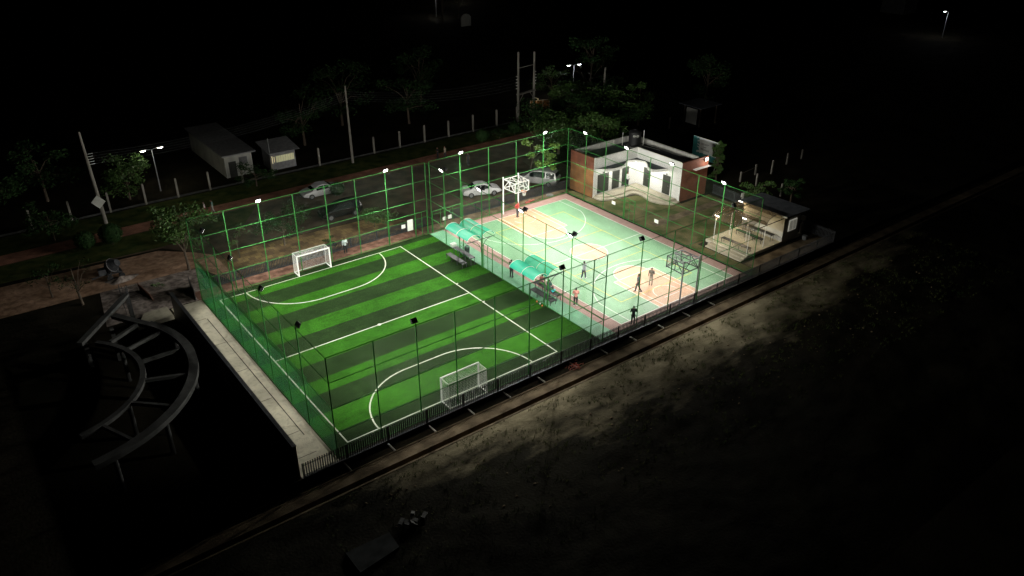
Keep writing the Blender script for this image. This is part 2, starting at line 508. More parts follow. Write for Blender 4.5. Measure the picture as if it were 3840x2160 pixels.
ln.flat([(-22.77 + 0.16 * math.cos(a), 0.23 + 0.16 * math.sin(a)) for a in [2 * PI * i / 16 for i in range(16)]], Z + 0.004)
for yy in (2.3, -1.8):
    ln.rect(LX1 + w, LX1 + 0.22, yy - w, yy + w, Z)
def arcstrip(mb, cx, cy, r, a0, a1, z, w=0.05, n=40):
    for i in range(n):
        b0 = a0 + (a1 - a0) * i / n; b1 = a0 + (a1 - a0) * (i + 1) / n
        mb.flat([(cx + (r - w) * math.cos(b0), cy + (r - w) * math.sin(b0)), (cx + (r + w) * math.cos(b0), cy + (r + w) * math.sin(b0)),
                 (cx + (r + w) * math.cos(b1), cy + (r + w) * math.sin(b1)), (cx + (r - w) * math.cos(b1), cy + (r - w) * math.sin(b1))], z)
for gy, s in ((LY1, -1), (LY0, 1)):
    arcstrip(ln, -24.36, gy, 5.0, PI, PI - s * PI / 2 * -1 if s > 0 else PI + PI / 2, Z) if False else None
    if s < 0:
        arcstrip(ln, -24.36, gy, 5.0, PI + 0.012, 1.5 * PI, Z); arcstrip(ln, -21.26, gy, 5.0, 1.5 * PI, 2 * PI - 0.012, Z)
    else:
        arcstrip(ln, -24.36, gy, 5.0, PI / 2, PI - 0.012, Z); arcstrip(ln, -21.26, gy, 5.0, 0.012, PI / 2, Z)
    ln.rect(-24.36, -21.26, gy + s * 5 - w, gy + s * 5 + w, Z)
struct(ln, 'pitch_line', 'turf_line')

# court
c = MB(); c.rect(-8.38, CX1 - 0.22, YN + 0.35, 12.86, 0.006); struct(c, 'court_border', 'court_pink')
c = MB(); c.rect(FX1 + 0.02, -8.38, YN + 0.3, 12.86, 0.010); struct(c, 'court_walkway', 'court_mint')
HW, HL = 7.05, 11.68
c = MB(); c.rect(-HW, HW, -HL, HL, 0.012); struct(c, 'court', 'court_green')
def disc(mb, cx, cy, r, z, a0=0, a1=2 * PI, n=48):
    mb.flat([(cx + r * math.cos(a0 + (a1 - a0) * i / n), cy + r * math.sin(a0 + (a1 - a0) * i / n)) for i in range(n + (0 if a1 - a0 > 6.2 else 1))], z)
c = MB()
for s in (-1, 1):
    y0, y1 = sorted((s * HL, s * (HL - 5.65)))
    c.rect(-2.466, 2.466, y0, y1, 0.017)
    disc(c, 0, s * (HL - 5.65), 1.8, 0.017, 0 if s < 0 else PI, PI if s < 0 else 2 * PI)
disc(c, 0, 0, 1.8, 0.017)
struct(c, 'court_key', 'court_peach')
c = MB(); Z = 0.022; w = 0.03
def frame(mb, x0, x1, y0, y1, z, w):
    mb.rect(x0 - w, x1 + w, y0 - w, y0 + w, z); mb.rect(x0 - w, x1 + w, y1 - w, y1 + w, z)
    mb.rect(x0 - w, x0 + w, y0 + w, y1 - w, z); mb.rect(x1 - w, x1 + w, y0 + w, y1 - w, z)
frame(c, -HW, HW, -HL, HL, Z, w)
c.rect(-HW + w, HW - w, -w, w, Z)
arcstrip(c, 0, 0, 1.8, 0, 2 * PI, Z + 0.004, w, 64)
for s in (-1, 1):
    yb, yf = s * (HL - w), s * (HL - 5.65)
    a, b = sorted((yb, yf))
    c.rect(-2.466 - w, -2.466 + w, a, b, Z); c.rect(2.466 - w, 2.466 + w, a, b, Z)
    c.rect(-2.466 - w, 2.466 + w, yf - w, yf + w, Z + 0.004)
    c.rect(-1.92 - w, -1.92 + w, a, b, Z + 0.002); c.rect(1.92 - w, 1.92 + w, a, b, Z + 0.002)
    arcstrip(c, 0, yf, 1.8, 0 if s < 0 else PI, PI if s < 0 else 2 * PI, Z + 0.006, w)
    hy = s * (HL - 1.55)
    arcstrip(c, 0, hy, 1.2, 0 if s < 0 else PI, PI if s < 0 else 2 * PI, Z + 0.004, w, 24)
    c.rect(-0.9, 0.9, s * (HL - 0.95) - w, s * (HL - 0.95) + w, Z + 0.004)
    rr = 6.45; dx = 6.12; dy = math.sqrt(rr * rr - dx * dx); th = math.atan2(dy, dx)
    ye = hy - s * dy
    a, b = sorted((yb, ye))
    c.rect(-dx - w, -dx + w, a, b, Z + 0.002); c.rect(dx - w, dx + w, a, b, Z + 0.002)
    if s < 0: arcstrip(c, 0, hy, rr, th, PI - th, Z + 0.002, w, 48)
    else: arcstrip(c, 0, hy, rr, PI + th, 2 * PI - th, Z + 0.002, w, 48)
struct(c, 'court_line', 'court_line')
c = MB(); w = 0.03; Z = 0.029
frame(c, -4.474, 4.474, -9.03, 9.03, Z, w)
for yy in (-2.97, 2.97):
    c.rect(-4.474 + w, 4.474 - w, yy - w, yy + w, Z)
struct(c, 'volleyball_line', 'court_yellow')

# strips and paths round the enclosure
def sheet(name, m, pts, z):
    q = MB(); q.flat(pts, z); return struct(q, name, m)
sheet('gravel_strip', 'red_gravel', [(-33.1, 13.0), (-10.4, 13.0), (-10.4, 14.75), (-33.1, 14.9)], 0.005)
sheet('dirt_strip', 'dirt_strip', [(-10.4, 12.88), (8.9, 12.88), (9.3, 14.2), (-10.4, 14.75)], 0.004)
sheet('concrete_path', 'concrete', [(-35.45, -13.1), (-32.9, -13.1), (-32.9, 13.2), (-35.45, 13.2)], 0.008)
q = MB(); q.rect(-33.62, -33.56, -9.2, 9.7, 0.013)
for yy in (-11.2, -8.6, -4.0, 0.6, 5.2, 9.8):
    q.rect(-35.4, -33.65, yy - 0.02, yy + 0.02, 0.013)
struct(q, 'path_joint', 'mud')
sheet('dirt_yard', 'dirt_pale', [(-40.5, 13.3), (-33.0, 13.3), (-31.5, 15.2), (-31.2, 19.5), (-39.5, 20.2)], 0.004)
sheet('dirt_track', 'dirt_brown', [(-60, 20.4), (-31.2, 19.6), (-29.5, 15.0), (-28.5, 15.0), (-29.2, 22.0), (-33.0, 25.5), (-60, 27.0)], 0.006)
sheet('paver_walk', 'pavers', [(-29.0, 15.0), (-10.0, 14.95), (-10.0, 17.0), (-12.0, 20.0), (-21.0, 20.6), (-29.0, 21.2)], 0.009)
sheet('road', 'road', [(-29.0, 21.3), (-20.8, 20.7), (-12.2, 20.1), (-10.0, 17.1), (-10.0, 14.9), (12.2, 14.2), (12.2, 26.0), (30, 30.6), (30, 31.0), (-60, 31.0), (-60, 28.2), (-32.5, 25.8)], 0.007)
sheet('grass_strip', 'grass', [(-70, 28.4), (-33, 26.2), (-24, 26.6), (-21, 30.9), (-70, 30.9)], 0.011)
sheet('brick_path', 'brick_path', [(-70, 31.05), (26, 31.05), (26, 33.45), (-70, 33.45)], 0.010)
sheet('grass_strip', 'grass', [(-80, 33.5), (34, 33.5), (34, 38.1), (-80, 38.1)], 0.009)
sheet('paver_apron', 'pavers_grey', [(8.6, 14.35), (14.5, 14.35), (14.5, 25.0), (11.2, 25.0)], 0.014)
sheet('lawn', 'lawn', [(8.62, -12.9), (9.7, -12.9), (9.7, -5.2), (20.9, -5.0), (20.9, 2.9), (8.62, 2.9)], 0.004)
sheet('lawn', 'lawn', [(8.62, 2.95), (16.4, 2.95), (14.1, 7.7), (9.7, 8.5), (9.3, 13.9), (8.62, 13.9)], 0.006)
sheet('garden_path', 'dirt_strip', [(9.6, 0.2), (20.8, 0.2), (20.8, 1.3), (9.6, 1.3)], 0.010)
sheet('side_yard', 'dirt_strip', [(9.75, -12.9), (20.9, -12.9), (20.9, -10.7), (9.75, -10.7)], 0.006)

# ------------------------------------------------------------------ chain link fences
def wire_set(mb, wires, r):
    for a, b in wires:
        a, b = Vector(a), Vector(b)
        L = (b - a).length
        if L < 0.02: continue
        n = max(1, int(L / 1.3))
        d = (b - a) / L
        s = d.cross(Vector((0.31, 0.22, 0.92))).normalized()
        t_ = d.cross(s)
        o = len(mb.v)
        offs = [(s * math.cos(q) + t_ * math.sin(q)) * r for q in (0, 2.0944, 4.18879)]
        for i in range(n + 1):
            p = a + d * (L * i / n)
            for q in offs:
                mb.v.append((p.x + q.x, p.y + q.y, p.z + q.z))
        for i in range(n):
            for k_ in range(3):
                k2 = (k_ + 1) % 3
                mb.f.append((o + i * 3 + k_, o + i * 3 + k2, o + i * 3 + 3 + k2, o + i * 3 + 3 + k_))
                mb.mi.append(0)

def chain_link(P, Q, z0, z1, pitch, r):
    P, Q = Vector((P[0], P[1], 0)), Vector((Q[0], Q[1], 0))
    L = (Q - P).length
    H = z1 - z0
    d = (Q - P) / L
    wires = []
    nrm = Vector((-d.y, d.x, 0)) * (r * 1.2)
    for fam in (0, 1):
        u = -H
        off = nrm if fam else -nrm
        while u < L:
            ua, za, ub, zb = u, z0, u + H, z1
            if ua < 0: za += -ua; ua = 0
            if ub > L: zb -= ub - L; ub = L
            if ub - ua > 0.05:
                if fam: ua, ub = L - ua, L - ub
                a = P + d * ua + off; b = P + d * ub + off
                wires.append(((a.x, a.y, za), (b.x, b.y, zb)))
            u += pitch
    return wires

RAILS = (0.06, 1.92, 3.83, 5.74, 7.54)
def tall_fence(label, P, Q, posts, extra_posts=(), end_big=(0, 1)):
    """P,Q ground ends; posts = distances along P->Q"""
    o = thing('chain_link_fence', label, 'fence', (P[0], P[1], 0), group='tall green sports fences')
    P3, Q3 = Vector((P[0], P[1], 0)), Vector((Q[0], Q[1], 0))
    L = (Q3 - P3).length
    d = (Q3 - P3) / L
    for u in posts:
        p = P3 + d * u
        r = 0.041
        MB().tube([(p.x, p.y, 0), (p.x, p.y, FH)], r, 8).build('post', 'fence_green', o, smooth=False)
    for z in RAILS:
        MB().tube(along((P[0], P[1], z), (Q[0], Q[1], z), 4), 0.027, 6).build('rail', 'fence_green', o)
    mb = MB()
    wire_set(mb, chain_link(P, Q, 0.06, FH, 0.13, 0.0019), 0.0019)
    mb.build('chain_link_mesh', 'wire_green', o)
    return o

near_x = [-32.84, -29.69, -26.64, -23.70, -20.46, -17.44, -14.36, -11.37]
near_x2 = [-10.05, -6.33, -2.71, 0.97, 4.61, 8.41]
fn1 = tall_fence('green chain link fence along the near goal line, in front of the near goal', (FX0, YN), (FX1, YN), [x - FX0 for x in near_x])
fn2 = tall_fence('green chain link fence along the near baseline of the ball court', (FX1, YN), (CX1, YN), [x - FX1 for x in near_x2])
ff1 = tall_fence('green chain link fence behind the far goal and its car park', (FX0, YF), (FX1, YF), [x - FX0 for x in (-32.84, -29.80, -26.78, -23.66, -20.63, -17.62, -14.45, -11.48)])
ff2 = tall_fence('green chain link fence behind the white basketball hoop, in front of the silver van', (-9.57, YF), (CX1, YF), [x + 9.57 for x in (-9.57, -5.96, -2.42, 1.16, 4.87)])
fl = tall_fence('green chain link fence beside the concrete path, hung with green netting', (FX0, YN), (FX0, YF), [y - YN for y in (-8.48, -5.63, -2.48, 0.57, 3.40, 6.60, 9.52)])
fd = tall_fence('green chain link fence dividing the striped turf from the ball court', (FX1, YN), (FX1, YF), [y - YN for y in (-8.68, -5.46, -2.48, 0.52, 3.55, 6.65, 9.70, 13.05)])
fr = tall_fence('green chain link fence between the ball court and the white building', (CX1, YN), (CX1, YF), [y - YN for y in (-8.46, -5.43, -2.22, 0.72, 3.93, 7.04, 10.10, 13.05)])

# netting and its twin pipes on the left fence
nb = MB()
ws = []
yy = YN + 0.1
while yy < YF:
    ws.append(((FX0 + 0.07, yy, 0.05), (FX0 + 0.07, yy, 3.75))); yy += 0.11
zz = 0.1
while zz < 3.75:
    ws.append(((FX0 + 0.07, YN + 0.1, zz), (FX0 + 0.07, YF, zz))); zz += 0.11
wire_set(nb, ws, 0.0042)
nb.build('netting', 'net_green', fl)
for dx, dz in ((0.16, 3.83), (0.16, 3.66)):
    MB().tube([(FX0 + dx, YN + 4.0, dz), (FX0 + dx, YF, dz)], 0.028, 6).build('net_pipe', 'fence_green', fl)
for y in [YN + 4 + i * 1.55 for i in range(14)]:
    MB().tube([(FX0 + 0.16, y, 0.05), (FX0 + 0.16, y, 3.72)], 0.016, 5).build('net_upright', 'fence_green', fl)

# gates inside the fences
def pipe_gate(parent, axis, c0, u0, u1, zt, mids):
    def P(u, z): return (u, c0, z) if axis == 'x' else (c0, u, z)
    mb = MB()
    for u in (u0, u1): mb.tube([P(u, 0), P(u, zt)], 0.036, 6)
    mb.tube([P(u0, zt), P(u1, zt)], 0.036, 6)
    for a, b in mids: mb.tube([P(*a), P(*b)], 0.026, 6)
    mb.build('gate', 'fence_green', parent)
pipe_gate(ff1, 'x', YF - 0.05, -14.57, -10.12, 2.56, [((-11.47, 0), (-11.47, 2.56)), ((-10.75, 0), (-10.75, 2.5)), ((-11.47, 1.3), (-10.75, 1.3))])
pipe_gate(ff2, 'x', YF - 0.05, -9.5, -6.1, 2.28, [((-8.55, 0), (-8.55, 2.28)), ((-7.05, 0), (-7.05, 2.28)), ((-8.55, 1.2), (-7.05, 1.2)), ((-8.1, 0), (-8.1, 3.8))])
pipe_gate(fd, 'y', FX1 + 0.05, 2.08, 3.43, 2.5, [((2.8, 0), (2.8, 2.5)), ((2.08, 1.3), (3.43, 1.3))])
MB().tube([(FX1 + 0.05, 2.08, 2.0), (FX1 + 0.05, -12.5, 1.95)], 0.026, 6).build('rail', 'fence_green', fd)
pipe_gate(fr, 'y', CX1 - 0.05, 2.31, 3.75, 2.38, [((3.05, 0), (3.05, 2.38)), ((2.31, 1.2), (3.75, 1.2))])

def board(label, axis, c0, u0, u1, z0, z1, cat='sign'):
    mb = MB()
    if axis == 'x': mb.box(u0, u1, c0 - 0.012, c0 + 0.012, z0, z1)
    else: mb.box(c0 - 0.012, c0 + 0.012, u0, u1, z0, z1)
    o = mb.build('sign_board', 'sign_white')
    return tag(o, label, cat, 'white notice boards on the green fences')
board('tall white notice board on the far fence right of the far goal', 'x', YF - 0.12, -12.45, -11.83, 0.96, 2.11)
board('small white plate on the far fence left of the tall white board', 'x', YF - 0.12, -13.12, -12.70, 1.40, 1.78)
board('small pale plate on the gate behind the far green shelter', 'x', YF - 0.14, -8.34, -7.96, 1.04, 1.40)
board('wider white plate on the fence behind the far shelter, right of the pale plate', 'x', YF - 0.14, -7.69, -7.27, 1.04, 1.45)
board('white plate hung on the right fence in front of the curved terrace', 'y', CX1 - 0.1, 5.10, 5.63, 1.12, 1.48)
board('white plate hung on the right fence in front of the brown lawn', 'y', CX1 - 0.1, -1.07, -0.56, 1.12, 1.49)

# ------------------------------------------------------------------ floodlights
TILT = R(33)
def make_flood():
    o = thing('floodlight', '', 'floodlight')
    # local: light looks along +X and downwards; base at the post top
    MB().tube([(0, 0, -0.02), (0, 0, 0.16)], 0.03, 6).bar((0, -0.2, 0.16), (0, 0.2, 0.16), 0.03).bar((0, -0.2, 0.16), (0.16, -0.2, 0.20), 0.025).bar((0, 0.2, 0.16), (0.16, 0.2, 0.20), 0.025).build('bracket', 'black_plain', o, world=False)
    d = Vector((math.cos(TILT), 0, -math.sin(TILT)))
    u = Vector((math.sin(TILT), 0, math.cos(TILT)))
    s = Vector((0, 1, 0))
    cen = Vector((0.20, 0, 0.24))
    def prism(mb, c, hd, hs, hu):
        vs = []
        for a in (-1, 1):
            for b, e in ((-1, -1), (1, -1), (1, 1), (-1, 1)):
                vs.append(c + d * hd * a + s * hs * b + u * hu * e)
        mb.add(vs, [(3, 2, 1, 0), (4, 5, 6, 7), (0, 1, 5, 4), (1, 2, 6, 5), (2, 3, 7, 6), (3, 0, 4, 7)])
    mb = MB(); prism(mb, cen, 0.05, 0.215, 0.17)
    for i in range(7):
        prism(mb, cen - d * 0.085 + s * (-0.18 + 0.06 * i), 0.035, 0.008, 0.15)
    mb.build('housing', 'black_plain', o, world=False)
    mb = MB(); prism(mb, cen + d * 0.056, 0.006, 0.195, 0.15); 
    eb = MB(); eb.sphere((0, 0, 0), 1.0, 14, 9)
    mb.add([cen + d * (0.062 + 0.045 * p[0]) + s * (0.18 * p[1]) + u * (0.14 * p[2]) for p in eb.v], eb.f)
    mb.build('lens', 'lens', o, world=False)
    return o, d, cen
flood0, fdir, fcen = make_flood()
fl_used = [False]
def flood(label, x, y, aim, power, z=FH, group='floodlights on the fence posts', spot=150, down=19, blend=0.9, name='floodlight', tint=(1.0, 0.975, 0.90)):
    o = flood0 if not fl_used[0] else copy_tree(flood0)
    fl_used[0] = True
    o.location = (x, y, z)
    rz = R(aim)
    o.rotation_euler = (0, 0, rz)
    tag(o, label, 'floodlight', group)
    ld = bpy.data.lights.new('flood_lamp', 'SPOT')
    ld.energy = power
    ld.color = tint
    ld.spot_size = R(spot)
    ld.spot_blend = blend
    ld.shadow_soft_size = 0.12
    lo = bpy.data.objects.new('flood_lamp', ld)
    sc.collection.objects.link(lo)
    rot = Matrix.Rotation(rz, 3, 'Z')
    p = Vector((x, y, z)) + rot @ (fcen + fdir * 0.22)
    lo.location = p
    dd = rot @ fdir
    dd = Vector((dd.x, dd.y, 0)).normalized()
    dd = Vector((dd.x * math.cos(R(down)), dd.y * math.cos(R(down)), -math.sin(R(down))))
    lo.rotation_euler = dd.to_track_quat('-Z', 'Y').to_euler()
    return o
LIGHT_LABELS = []
def fl_lab(base): return base
nth = ['nearest', 'second nearest', 'third', 'farthest']
for i, y in enumerate((-8.48, -2.48, 3.40, 9.52)):
    flood('black floodlight atop the left fence above the concrete path, %s from the near corner' % ('first', 'second', 'third', 'fourth')[i], FX0, y, 0, FLOOD_TURF)
for i, x in enumerate((-26.64, -14.36)):
    flood(('black-backed floodlight atop the near fence left of the near goal', 'black-backed floodlight atop the near fence in front of the near shelter')[i], x, YN, 90, FLOOD_TURF * 1.35)
for i, x in enumerate((-26.78, -14.45)):
    flood(('lit floodlight atop the far fence left of the far goal', 'lit floodlight atop the far fence in front of the black car')[i], x, YF, -90, FLOOD_TURF, spot=98, down=61, blend=0.3)
for i, y in enumerate((-8.68, -2.48, 3.55, 9.70)):
    flood('glowing floodlight on the dividing fence facing the turf, %s from the near end' % ('first', 'second', 'third', 'fourth')[i], FX1 - 0.03, y, 180, FLOOD_TURF * 1.4)
    flood('dark-backed floodlight on the dividing fence facing the ball court, %s from the near end' % ('first', 'second', 'third', 'fourth')[i], FX1 + 0.03, y, 0, FLOOD_COURT * 1.0)
for i, x in enumerate((-6.33, 4.61)):
    flood(('black-backed floodlight atop the near court fence, by the standing man in black', 'black-backed floodlight atop the near court fence, in front of the arched shelter')[i], x, YN, 90, FLOOD_COURT * 0.8)
for i, x in enumerate((-5.96, 4.87)):
    flood(('white-glowing floodlight on the fence behind the white car', 'white-glowing floodlight on the fence above the silver van')[i], x, YF, -90, FLOOD_COURT, spot=98, down=61, blend=0.3)
for i, y in enumerate((10.10, 3.93, -2.22, -8.46)):
    flood(('white-glowing floodlight on the right fence before the left brick wall', 'white-glowing floodlight on the right fence before the wavy white canopy',
           'white-glowing floodlight on the right fence before the right end of the white wall', 'white-glowing floodlight on the right fence left of the grey-roofed kiosk')[i], CX1, y, 180, FLOOD_COURT * (0.95 if y < -5 else 1.15))

# ------------------------------------------------------------------ goals
def goal(label, y, s):
    """s=+1: net towards +y"""
    xl, xr, H, D = -24.40, -21.25, 2.0, 1.06
    o = thing('football_goal', label, 'goal', ((xl + xr) / 2, y, 0), group='white futsal goals')
    MB().bar((xl, y, 0.02), (xl, y, H), 0.09).bar((xr, y, 0.02), (xr, y, H), 0.09).bar((xl - 0.045, y, H), (xr + 0.045, y, H), 0.09).build('goal_frame', 'white_paint', o)
    yb = y + s * D
    yt = y + s * 0.95
    b = MB()
    b.bar((xl, y, 0.05), (xl, yb, 0.05), 0.06).bar((xr, y, 0.05), (xr, yb, 0.05), 0.06).bar((xl, yb, 0.05), (xr, yb, 0.05), 0.06)
    b.tube([(xl, y, H), (xl, yt, H), (xl, yb, 0.05)], 0.022, 6).tube([(xr, y, H), (xr, yt, H), (xr, yb, 0.05)], 0.022, 6).tube([(xl, yt, H), (xr, yt, H)], 0.022, 6)
    b.build('back_frame', 'white_paint', o)
    ws = []
    n = 26
    def sag(x): return 0.10 * math.sin(PI * (x - xl) / (xr - xl))
    for i in range(n + 1):
        x = xl + (xr - xl) * i / n
        sg = 0.10 + 0.05 * math.sin(i * 1.7)
        ws.append(((x, y, H), (x, (y + yt) / 2, H - sg))); ws.append(((x, (y + yt) / 2, H - sg), (x, yt, H)))
        m1 = (x, (yt + yb) / 2 - s * 0.08, 1.0)
        ws.append(((x, yt, H), m1)); ws.append((m1, (x, yb, 0.06)))
    for j in range(1, 16):
        z = H * j / 16
        f_ = 1 - z / H
        yy = yb + (yt - yb) * (1 - f_) - s * 0.07 * math.sin(PI * f_)
        ws.append(((xl, yy, z), ((xl + xr) / 2, yy - s * 0.05, z - 0.04))); ws.append((((xl + xr) / 2, yy - s * 0.05, z - 0.04), (xr, yy, z)))
        for x in (xl, xr): ws.append(((x, y, z), (x, yy, z)))
    for j in range(1, 8):
        yy = y + (yt - y) * j / 8
        sg = 0.10 * math.sin(PI * j / 8)
        ws.append(((xl, yy, H - sg * 0.3), (xr, yy, H - sg * 0.3)))
        for x in (xl, xr): ws.append(((x, yy, H), (x, yy, 0.05)))
    mb = MB(); wire_set(mb, ws, 0.0046)
    mb.build('net', 'net_white', o)
goal('white netted goal on the far goal line before the grey pavers', 12.12, 1)
goal('white netted goal on the near goal line behind the near fence', -11.65, -1)

# ------------------------------------------------------------------ basketball hoops
def hoop(label, s, frame_m, post_m, glass):
    """s=+1 far end"""
    o = thing('basketball_hoop', label, 'basketball hoop', (0, s * 12.45, 0), group='basketball hoops at the two baselines')
    yp = s * 12.45
    ybd = s * 10.55
    for x in (-1.0, 1.0):
        MB().tube([(x, yp, 0), (x, yp, 4.2)], 0.07, 10).build('post', post_m, o)
    t = MB()
    for z in (3.0, 3.95):
        t.bar((-1.0, yp, z), (-0.9, ybd, z), 0.07).bar((1.0, yp, z), (0.9, ybd, z), 0.07)
        t.bar((-1.0, yp - s * 0.06, z), (1.0, yp - s * 0.06, z), 0.07)
        t.bar((0, yp - s * 0.06, z), (0, ybd, z), 0.06)
    for x in (-0.95, 0.95):
        t.bar((x * 1.02, yp, 3.0), (x * 0.97, (yp + ybd) / 2, 3.95), 0.05)
        t.bar((x * 0.97, (yp + ybd) / 2, 3.95), (x * 0.96, ybd, 3.0), 0.05)
        t.bar((x * 0.97, (yp + ybd) / 2, 3.0), (x * 0.97, (yp + ybd) / 2, 3.95), 0.05)
    t.bar((-1.0, yp, 3.95), (0, ybd, 3.95), 0.05).bar((1.0, yp, 3.95), (0, ybd, 3.95), 0.05)
    t.bar((-0.95, yp - s * .08, 3.0), (0, yp - s * .08, 3.95), 0.05).bar((0.95, yp - s * .08, 3.0), (0, yp - s * .08, 3.95), 0.05)
    t.build('truss', frame_m, o)
    b = MB()
    for z in (2.92, 3.97): b.bar((-0.93, ybd, z), (0.93, ybd, z), 0.06)
    for x in (-0.9, 0.9): b.bar((x, ybd, 2.95), (x, ybd, 3.94), 0.06)
    for x in (-0.3, 0.3): b.bar((x, ybd, 3.07), (x, ybd, 3.5), 0.04)
    b.bar((-0.3, ybd, 3.5), (0.3, ybd, 3.5), 0.04).bar((-0.3, ybd, 3.07), (0.3, ybd, 3.07), 0.04)
    fr_ = b.build('backboard_frame', frame_m, o)
    MB().box(-0.87, 0.87, ybd - 0.008, ybd + 0.008, 2.96, 3.93).build('backboard', 'clear_sheet', o)
    yr = ybd - s * 0.38
    ring = [(0.225 * math.cos(a), yr + 0.225 * math.sin(a), 3.05) for a in [2 * PI * i / 20 for i in range(21)]]
    MB().tube(ring, 0.014, 6, cap=False).bar((0, ybd, 3.05), (0, yr + s * 0.22, 3.05), 0.12, 0.05).build('rim', 'hoop_orange', o)
    ws = []
    for i in range(12):
        a = 2 * PI * i / 12
        for da in (0.26, -0.26):
            ws.append(((0.22 * math.cos(a), yr + 0.22 * math.sin(a), 3.04), (0.12 * math.cos(a + da), yr + 0.12 * math.sin(a + da), 2.62)))
    mb = MB(); wire_set(mb, ws, 0.006); mb.build('hoop_net', 'net_white', o)
hoop('white basketball hoop with white trussed frame at the far baseline', 1, 'white_paint', 'white_paint', 0)
hoop('dark basketball hoop with black trussed frame seen from behind at the near baseline', -1, 'black_steel', 'grey_steel', 0)

# ------------------------------------------------------------------ player shelters with benches
def shelter(label, y0, y1):
    o = thing('player_shelter', label, 'shelter', (FX1, (y0 + y1) / 2, 0), group='green vaulted shelters on the dividing fence')
    zb = 2.9
    for y in (y0, y1):
        m = MB()
        m.tube([(FX1 + 0.02, y, 0), (FX1 + 0.02, y, zb)], 0.055, 8)
        m.build('post', 'fence_green', o)
        b = MB()
        b.bar((FX1 - 1.55, y, zb - 0.08), (FX1 + 1.55, y, zb - 0.08), 0.05)
        for s in (-1, 1):
            pts = []
            for i in range(8):
                a = i / 7 * PI / 2
                pts.append((FX1 + s * (1.15 - 1.1 * math.cos(a)) * 1.0, y, 1.55 + 1.25 * math.sin(a)))
            pts = [(FX1 + s * (0.04 + 1.05 * (1 - math.cos(i / 7 * PI / 2))), y, 1.5 + 1.3 * math.sin(i / 7 * PI / 2)) for i in range(8)]
            b.tube(pts, 0.026, 6)
        b.build('bracket', 'black_steel', o)
    MB().bar((FX1, y0 - 0.1, zb), (FX1, y1 + 0.1, zb), 0.07).build('gutter_beam', 'black_steel', o)
    for s in (-1, 1):
        n = 12
        v = MB()
        prof = []
        for i in range(n + 1):
            a = PI * 0.93 * i / n
            prof.append((FX1 + s * (0.80 - 0.74 * math.cos(a)), zb - 0.03 + 0.52 * math.sin(a)))
        for i in range(n):
            (xa, za), (xb, zb_) = prof[i], prof[i + 1]
            v.quad((xa, y0, za), (xa, y1, za), (xb, y1, zb_), (xb, y0, zb_))
        v.build('vault_sheet', 'poly_green', o, smooth=True)
        for y in (y0, (y0 + y1) / 2, y1):
            MB().tube([(x, y, z + 0.012) for x, z in prof], 0.018, 5).build('vault_rib', 'sign_white', o)
shelter('glossy turquoise vaulted shelter over the black benches at the far end of the dividing fence', 3.7, 7.35)
shelter('dull green vaulted shelter over the seated people at the near end of the dividing fence', -5.85, -2.54)

def bench(label, x0, x1, y0, y1, z, group):
    o = thing('bench', label, 'bench', ((x0 + x1) / 2, (y0 + y1) / 2, 0), group=group)
    s = MB()
    n = 5
    wd = (x1 - x0) / n
    for i in range(n):
        s.box(x0 + wd * i + 0.006, x0 + wd * (i + 1) - 0.006, y0, y1, z - 0.035, z)
    s.box(x0, x1, y0 + 0.02, y0 + 0.06, z - 0.09, z - 0.036); s.box(x0, x1, y1 - 0.06, y1 - 0.02, z - 0.09, z - 0.036)
    s.build('seat', 'black_plain', o)
    k_ = 4
    for i in range(k_):
        y = y0 + 0.08 + (y1 - y0 - 0.16) * i / (k_ - 1)
        for x in (x0 + 0.05, x1 - 0.05):
            MB().bar((x, y, 0), (x, y, z - 0.036), 0.04).build('leg', 'black_steel', o)
gb = 'black benches under the green shelters'
bench('low black bench on the turf under the turquoise shelter', -11.72, -11.16, 4.45, 7.25, 0.45, gb)
bench('raised black bench against the dividing fence under the turquoise shelter', -10.75, -10.25, 4.45, 7.45, 0.78, gb)
bench('wide low black bench beside the dividing fence under the dull green shelter', -9.75, -9.1, -5.95, -3.05, 0.45, gb)
bench('raised black bench with two people and a blue bag under the dull green shelter', -8.85, -8.35, -5.7, -2.6, 0.62, gb)

bg_ = MB().sphere((-8.55, -4.85, 0.70), 0.16, 10, 7, (1.5, 1.0, 0.5)).sphere((-8.7, -4.98, 0.70), 0.1, 8, 6, (1.4, 1, 0.6)).build('bag', 'cyan_cloth', smooth=True)
tag(bg_, 'bright blue cloth bag lying on the raised bench beside a seated person', 'bag')
for lb, x, y, col, sx in (('brown shoe lying on the turf by the low bench, leftmost of three things', -9.95 - 0.25, -4.62, 'hoop_orange', 1.3), ('white shoe lying on the turf edge between two brown ones', -10.2, -5.07, 'shoe_white', 1.2), ('brown shoe lying on the turf edge, nearest of three things', -10.3, -5.46, 'hoop_orange', 1.1)):
    o = thing('shoe', lb, 'shoe', (x, y, 0.02), R(30 * sx), 'shoes left on the turf edge')
    MB().sphere((0, 0, 0.05), 0.1, 10, 6, (1.35, 0.55, 0.5)).build('upper', col, o, world=False, smooth=True)
    MB().box(-0.14, 0.14, -0.05, 0.05, 0.0, 0.02).build('sole', 'shoe', o, world=False)
o = thing('cool_box', 'white cool box on the ground behind the turquoise shelter', 'box', (-9.7, 9.0, 0.01))
MB().box(-9.95, -9.45, 8.8, 9.2, 0.01, 0.28).build('body', 'sign_white', o, bevel=0.02)
MB().box(-9.97, -9.43, 8.78, 9.22, 0.283, 0.34).build('lid', 'white_paint', o, bevel=0.02)
o = thing('folded_net_post', 'folded black volleyball net frame on the ground under the turquoise shelter', 'net frame', (-9.2, 8.2, 0))
m = MB()
for i in range(4):
    m.tube([(-9.6 + i * 0.22, 7.6, 0.08 + 0.1 * i), (-9.4 + i * 0.22, 8.7, 0.12 + 0.08 * i)], 0.02, 5)
